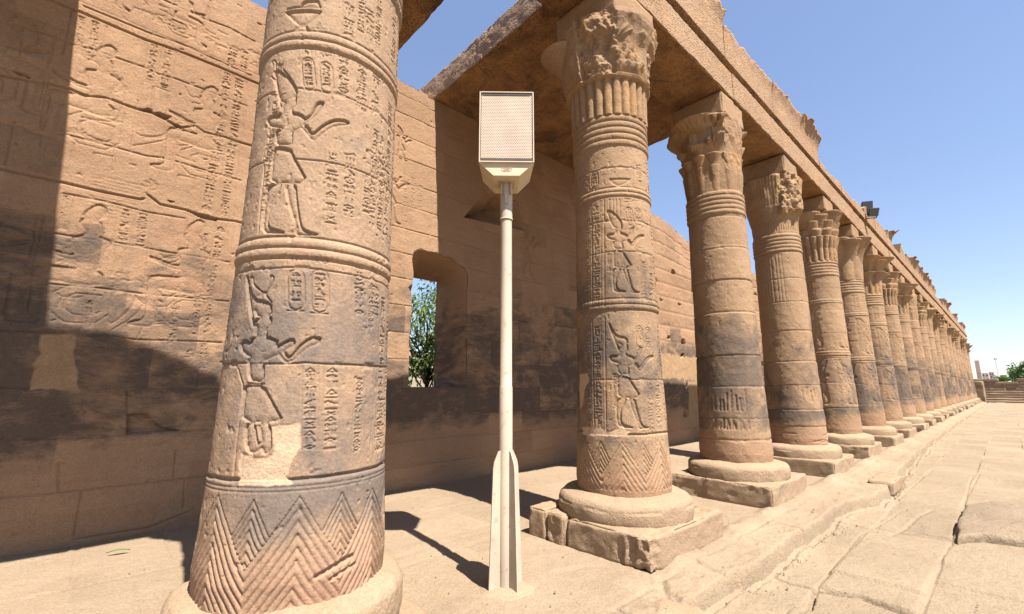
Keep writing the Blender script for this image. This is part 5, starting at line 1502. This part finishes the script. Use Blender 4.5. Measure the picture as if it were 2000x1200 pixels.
# bracket
parts = [solid_box_np((0, -.02, 3.492), (.15, .16, .014))]
for s_ in (-1, 1):
    parts.append(solid_box_np((s_ * .045, -.062, 3.43), (.012, .03, .12)))
    q = lathe_np([(0, 0), (.012, 0), (.012, .02), (0, .02)], 10); q[0][:, 2] += 3.50; q[0][:, 0] += s_ * .045; q[0][:, 1] -= .13
    parts.append(q)
parts.append(solid_box_np((0, -.07, 3.33), (.03, .02, .10)))
V, F = join_np(parts); link('bracket', mesh_np('bracket', V, F, smooth=False), M_RUST, post, (0, 0, 0), (0, 0, BR))

# ------------------------------------------------------------------ floodlights on the cornice
def floodlight(loc, rz, tl, s, label, white):
    t = thing('floodlight', label, 'floodlight', loc, rz, 'floodlights on the cornice')
    V, F = solid_box_np((0, 0, .30 * s), (.42 * s, .30 * s, .40 * s))
    V[V[:, 1] > 0, 0] *= .7; V[V[:, 1] > 0, 2] = .30 * s + (V[V[:, 1] > 0, 2] - .30 * s) * .7
    h = link('housing', mesh_np('housing', V, F, smooth=False), M_WHITE if white else M_BLACK, t, (0, 0, 0), (tl, 0, 0)); bevel(h, .015)
    V, F = solid_box_np((0, -.155 * s, .30 * s), (.38 * s, .012, .36 * s))
    link('lens', mesh_np('lens', V, F, smooth=False), M_GLASS, t, (0, 0, 0), (tl, 0, 0))
    V, F = join_np([solid_box_np((-.23 * s, 0, .17 * s), (.012, .05, .34 * s)), solid_box_np((.23 * s, 0, .17 * s), (.012, .05, .34 * s)), solid_box_np((0, 0, .006), (.47 * s, .06, .012))])
    link('bracket', mesh_np('bracket', V, F, smooth=False), M_BLACK, t)
floodlight((-2.58, 18.85, 7.52), .55, .25, .75, 'upper black floodlight on the cornice, beside the first surviving cavetto', False)
floodlight((-2.44, 18.6, 7.20), .65, .5, .72, 'lower black floodlight tipped towards the court, touching the cavetto block', False)

# ------------------------------------------------------------------ fallen leaf
def fallen_leaf(x, y, rz):
    V = []; n = 9
    for k in range(n):
        t = k / (n - 1); w = .016 * math.sin(PI * t) ** .8
        for s_ in (-1, 0, 1): V.append((-.09 + .18 * t, s_ * w * 1.3, .022 + .008 * abs(s_) + .014 * math.sin(PI * t)))
    V = np.array(V).reshape(n, 3, 3)
    me = grid_mesh('fallen_leaf', V[..., 0], V[..., 1], V[..., 2], attrs={'rnd': np.full(n * 3, .9)})
    o = link('fallen_leaf', me, M_LEAF2, None, (x, y, .01), (0, 0, rz))
    tag(o, 'single green leaf lying on the sunny floor left of the big column', 'leaf')
fallen_leaf(-6.045, .355, 1.35)

# ------------------------------------------------------------------ trees
def leaves_np(pts, dirs, L, W, rng, droop=.4):
    """one bent quad pair per leaf"""
    n = len(pts)
    d = dirs / (np.linalg.norm(dirs, axis=1, keepdims=True) + 1e-9)
    up = rng.normal(size=(n, 3)); s = np.cross(d, up); s /= np.linalg.norm(s, axis=1, keepdims=True) + 1e-9
    l = L * rng.uniform(.6, 1.2, (n, 1)); w = W * rng.uniform(.7, 1.2, (n, 1))
    nrm = np.cross(s, d)
    a = pts; b = pts + d * l * .5 + s * w * .5 + nrm * w * .15; c = pts + d * l - np.array([0, 0, 1]) * l * droop; e = pts + d * l * .5 - s * w * .5 + nrm * w * .15
    m = pts + d * l * .5
    V = np.stack([a, b, c, e, m], 1).reshape(-1, 3)
    o = np.arange(n)[:, None] * 5
    F = np.concatenate([o + np.array([[0, 1, 4]]), o + np.array([[1, 2, 4]]), o + np.array([[2, 3, 4]]), o + np.array([[3, 0, 4]])])
    rnd = np.repeat(rng.uniform(0, 1, n), 5)
    return V, F, rnd

def tree(name, label, loc, h, crown, n, L, W, mat, seed, trunk_r=.12, clumps=26, cat='tree', group=None, droop=.4, flat=1.0):
    rng = np.random.default_rng(seed); r2 = random.Random(seed)
    t = thing(name, label, cat, loc, 0, group)
    parts = [tube_np([(0, 0, 0), (.05, .02, h * .25), (-.04, .05, h * .5), (.03, 0, h * .72)], [trunk_r, trunk_r * .8, trunk_r * .6, trunk_r * .35], 10)]
    P = []; D = []
    for k in range(clumps):
        v = rng.normal(size=3); v /= np.linalg.norm(v); v[2] = v[2] * .9 + .1
        q = np.array([0, 0, h * .66]) + v * np.array([crown, crown, crown * .85 * flat]) * rng.uniform(.45, 1.0)
        s0 = np.array([.02, .02, h * rng.uniform(.3, .62)])
        mid = (s0 + q) / 2 + rng.normal(size=3) * crown * .08
        parts.append(tube_np([s0, mid, q], [trunk_r * .35, trunk_r * .2, trunk_r * .06], 6))
        m = int(n / clumps * rng.uniform(.5, 1.5))
        rr = crown * rng.uniform(.18, .36)
        o = rng.normal(size=(m, 3)); o /= np.linalg.norm(o, axis=1, keepdims=True); o *= rr * rng.uniform(.2, 1, (m, 1)) ** .6
        P.append(q + o); D.append(o + rng.normal(size=(m, 3)) * rr * .4 + np.array([0, 0, -rr * .2]))
    V, F = join_np(parts); link('trunk', mesh_np('trunk', V, F), M_BARK, t)
    V, F, rnd = leaves_np(np.concatenate(P), np.concatenate(D), L, W, rng, droop)
    link('crown', mesh_np('crown', V, F, smooth=False, attrs={'rnd': rnd}), mat, t)
    return t
tree('leafy_tree', 'green broad-leaved tree seen through the window in the wall', (-11.3, 6.95, -.3), 5.2, 1.75, 4200, .17, .06, M_LEAF, 4, .08, 60)
tree('acacia_tree', 'bushy green acacia beyond the end wall at the right edge of the picture', (3.4, 128, -.3), 5.6, 3.7, 6000, .55, .24, M_LEAF2, 6, .4, 46, droop=.1)

# hill seen through the window
hx, hy = np.meshgrid(np.linspace(-150, -35, 70), np.linspace(-20, 160, 90), indexing='ij')
hz = -.32 + 11 * sstep(-38, -110, hx) * (1 + .3 * fbm(hx, hy, 0, .03, 4, 2)) + 1.2 * fbm(hx, hy, 0, .12, 5, 3) * sstep(-36, -50, hx)
tag(link('hill', grid_mesh('hill', hx, hy, hz), M_HILL), kind='structure')

# ------------------------------------------------------------------ the far end
endp = rough_box('end_pier', (-2.75, 74.6, 1.0), (1.3, 2.6, 2.6), M_FARWALL, None, res=.15, rad=.04, amp=.06, f=2, seed=81, chip=.06)
tag(endp, 'low ruined block pier just past the last column', 'pier')
tw = thing('terrace_wall', 'brown stepped block wall closing the court beyond the colonnade', 'wall', (0, 82, -.25))
for k in range(5):
    V, F = rough_box_np((4.0, -1.6 + k * .55, .15 + k * .28), (16, 1.2, .30 + .0 * k), res=.16, rad=.04, amp=.05, f=1.2, seed=700 + k, chip=.06)
    link('step', mesh_np('step', V, F), M_FARWALL, tw)
rr = random.Random(4)
for row in range(4):
    x = -3.6 + rr.uniform(0, .8)
    while x < 11.5:
        w = rr.uniform(1.3, 3.0)
        if not (row == 3 and rr.random() < .18):
            V, F = rough_box_np((x + w / 2, 1.75 + rr.uniform(-.07, .07), 1.56 + row * .39), (w - .03, .8, .385), res=.14, rad=.035, amp=.03, f=2, seed=rr.randrange(999), chip=.04)
            link('wall_block', mesh_np('wall_block', V, F), M_FARWALL, tw)
        x += w

def plaster(name, col):
    s = NT(name); n = s.noise(s.pos, .6, 5); c = s.mix(s.ramp(n, .3, .7), col, tuple(x * .8 for x in col))
    return s.done(c, .9, None, .1)
M_PINK = plaster('pink_plaster', (.55, .40, .33)); M_PALE = plaster('pale_plaster', (.58, .52, .45)); M_GREYP = plaster('grey_plaster', (.42, .40, .38)); M_WIN = plaster('dark_window', (.07, .07, .08))
M_MAST = paint('grey_mast_steel', (.32, .32, .33), .5, .1)

def house(x, y, w, d, h, mat, label, floors=2, bays=3):
    t = thing('town_house', label, 'house', (x, y, -.3), 0, 'houses beyond the court')
    V, F = solid_box_np((0, 0, h / 2), (w, d, h)); link('wall', mesh_np('wall', V, F, smooth=False), mat, t)
    V, F = join_np([solid_box_np((0, -d / 2 + .1, h + .2), (w + .1, .2, .4)), solid_box_np((0, d / 2 - .1, h + .2), (w + .1, .2, .4)), solid_box_np((-w / 2 + .1, 0, h + .2), (.2, d - .4, .4)), solid_box_np((w / 2 - .1, 0, h + .2), (.2, d - .4, .4))])
    link('parapet', mesh_np('parapet', V, F, smooth=False), mat, t)
    for f in range(floors):
        for b in range(bays):
            V, F = solid_box_np((-w / 2 + (b + .5) * w / bays, -d / 2 - .01, (f + .55) * h / floors), (w / bays * .4, .08, h / floors * .4))
            link('window', mesh_np('window', V, F, smooth=False), M_WIN, t)
    return t
house(-18.4, 600, 3.0, 4, 26.0, M_PINK, 'tall pinkish tower block rising beside the last column', 0, 0)
HL = [(-14.2, 590, 4.2, 8, 14.2, M_PALE, 'pale low house nearest the pink tower, roofs of the far town'), (-10.2, 620, 3.4, 8, 13.0, M_GREYP, 'grey house between the pink tower and the mast'),
      (-7.6, 560, 2.6, 8, 11.2, M_PALE, 'small pale house just left of the foot of the mast'), (-3.6, 640, 4.4, 9, 13.2, M_GREYP, 'grey house right of the mast, partly behind the acacia'),
      (-12.2, 700, 3.6, 9, 17.5, M_PINK, 'pink house rising behind the low pale ones')]
for a in HL: house(*a[:6], a[6], 4, 2)
for k, (x, y) in enumerate(((-5.0, 520), (-2.6, 500))):
    tree('distant_tree', ['small dark tree at the foot of the mast', 'small dark tree between the mast and the acacia'][k], (x, y, -.3), 12.5, 3.0, 900, 1.0, .5, M_LEAF, 20 + k, .3, 20, group='trees of the far town')
# lattice mast
mt = thing('lattice_mast', 'thin grey lattice radio mast on the horizon left of the acacia', 'mast', (-6.5, 600, -.3))
parts = []
Hm = 28
for sx_ in (-1, 1):
    for sy_ in (-1, 1): parts.append(tube_np([(sx_ * .55, sy_ * .55, 0), (sx_ * .15, sy_ * .15, Hm)], [.09, .05], 5))
for k in range(28):
    a_ = .55 - .4 * k / 28; b_ = .55 - .4 * (k + 1) / 28
    for s_ in (-1, 1):
        parts.append(tube_np([(-a_ * s_, -a_, k), (b_ * s_, -b_, k + 1)], [.04, .04], 4)); parts.append(tube_np([(-a_, -a_ * s_, k), (-b_, b_ * s_, k + 1)], [.04, .04], 4))
V, F = join_np(parts); link('lattice', mesh_np('lattice', V, F, smooth=False), M_MAST, mt)
parts = [tube_np([(0, 0, Hm), (0, 0, Hm + 3)], [.06, .03], 5)]
for k in range(3):
    a_ = 2 * PI * k / 3 + .4; parts.append(solid_box_np((.8 * math.cos(a_), .8 * math.sin(a_), Hm - .8), (.4, .4, 1.8))); parts.append(tube_np([(0, 0, Hm - .8), (.8 * math.cos(a_), .8 * math.sin(a_), Hm - .8)], [.05, .05], 4))
V, F = join_np(parts); link('antenna', mesh_np('antenna', V, F, smooth=False), M_MAST, mt)

for o in sc.objects:
    if o.parent is None and o.type in ('MESH', 'EMPTY') and 'kind' not in o:
        o['kind'] = 'thing'
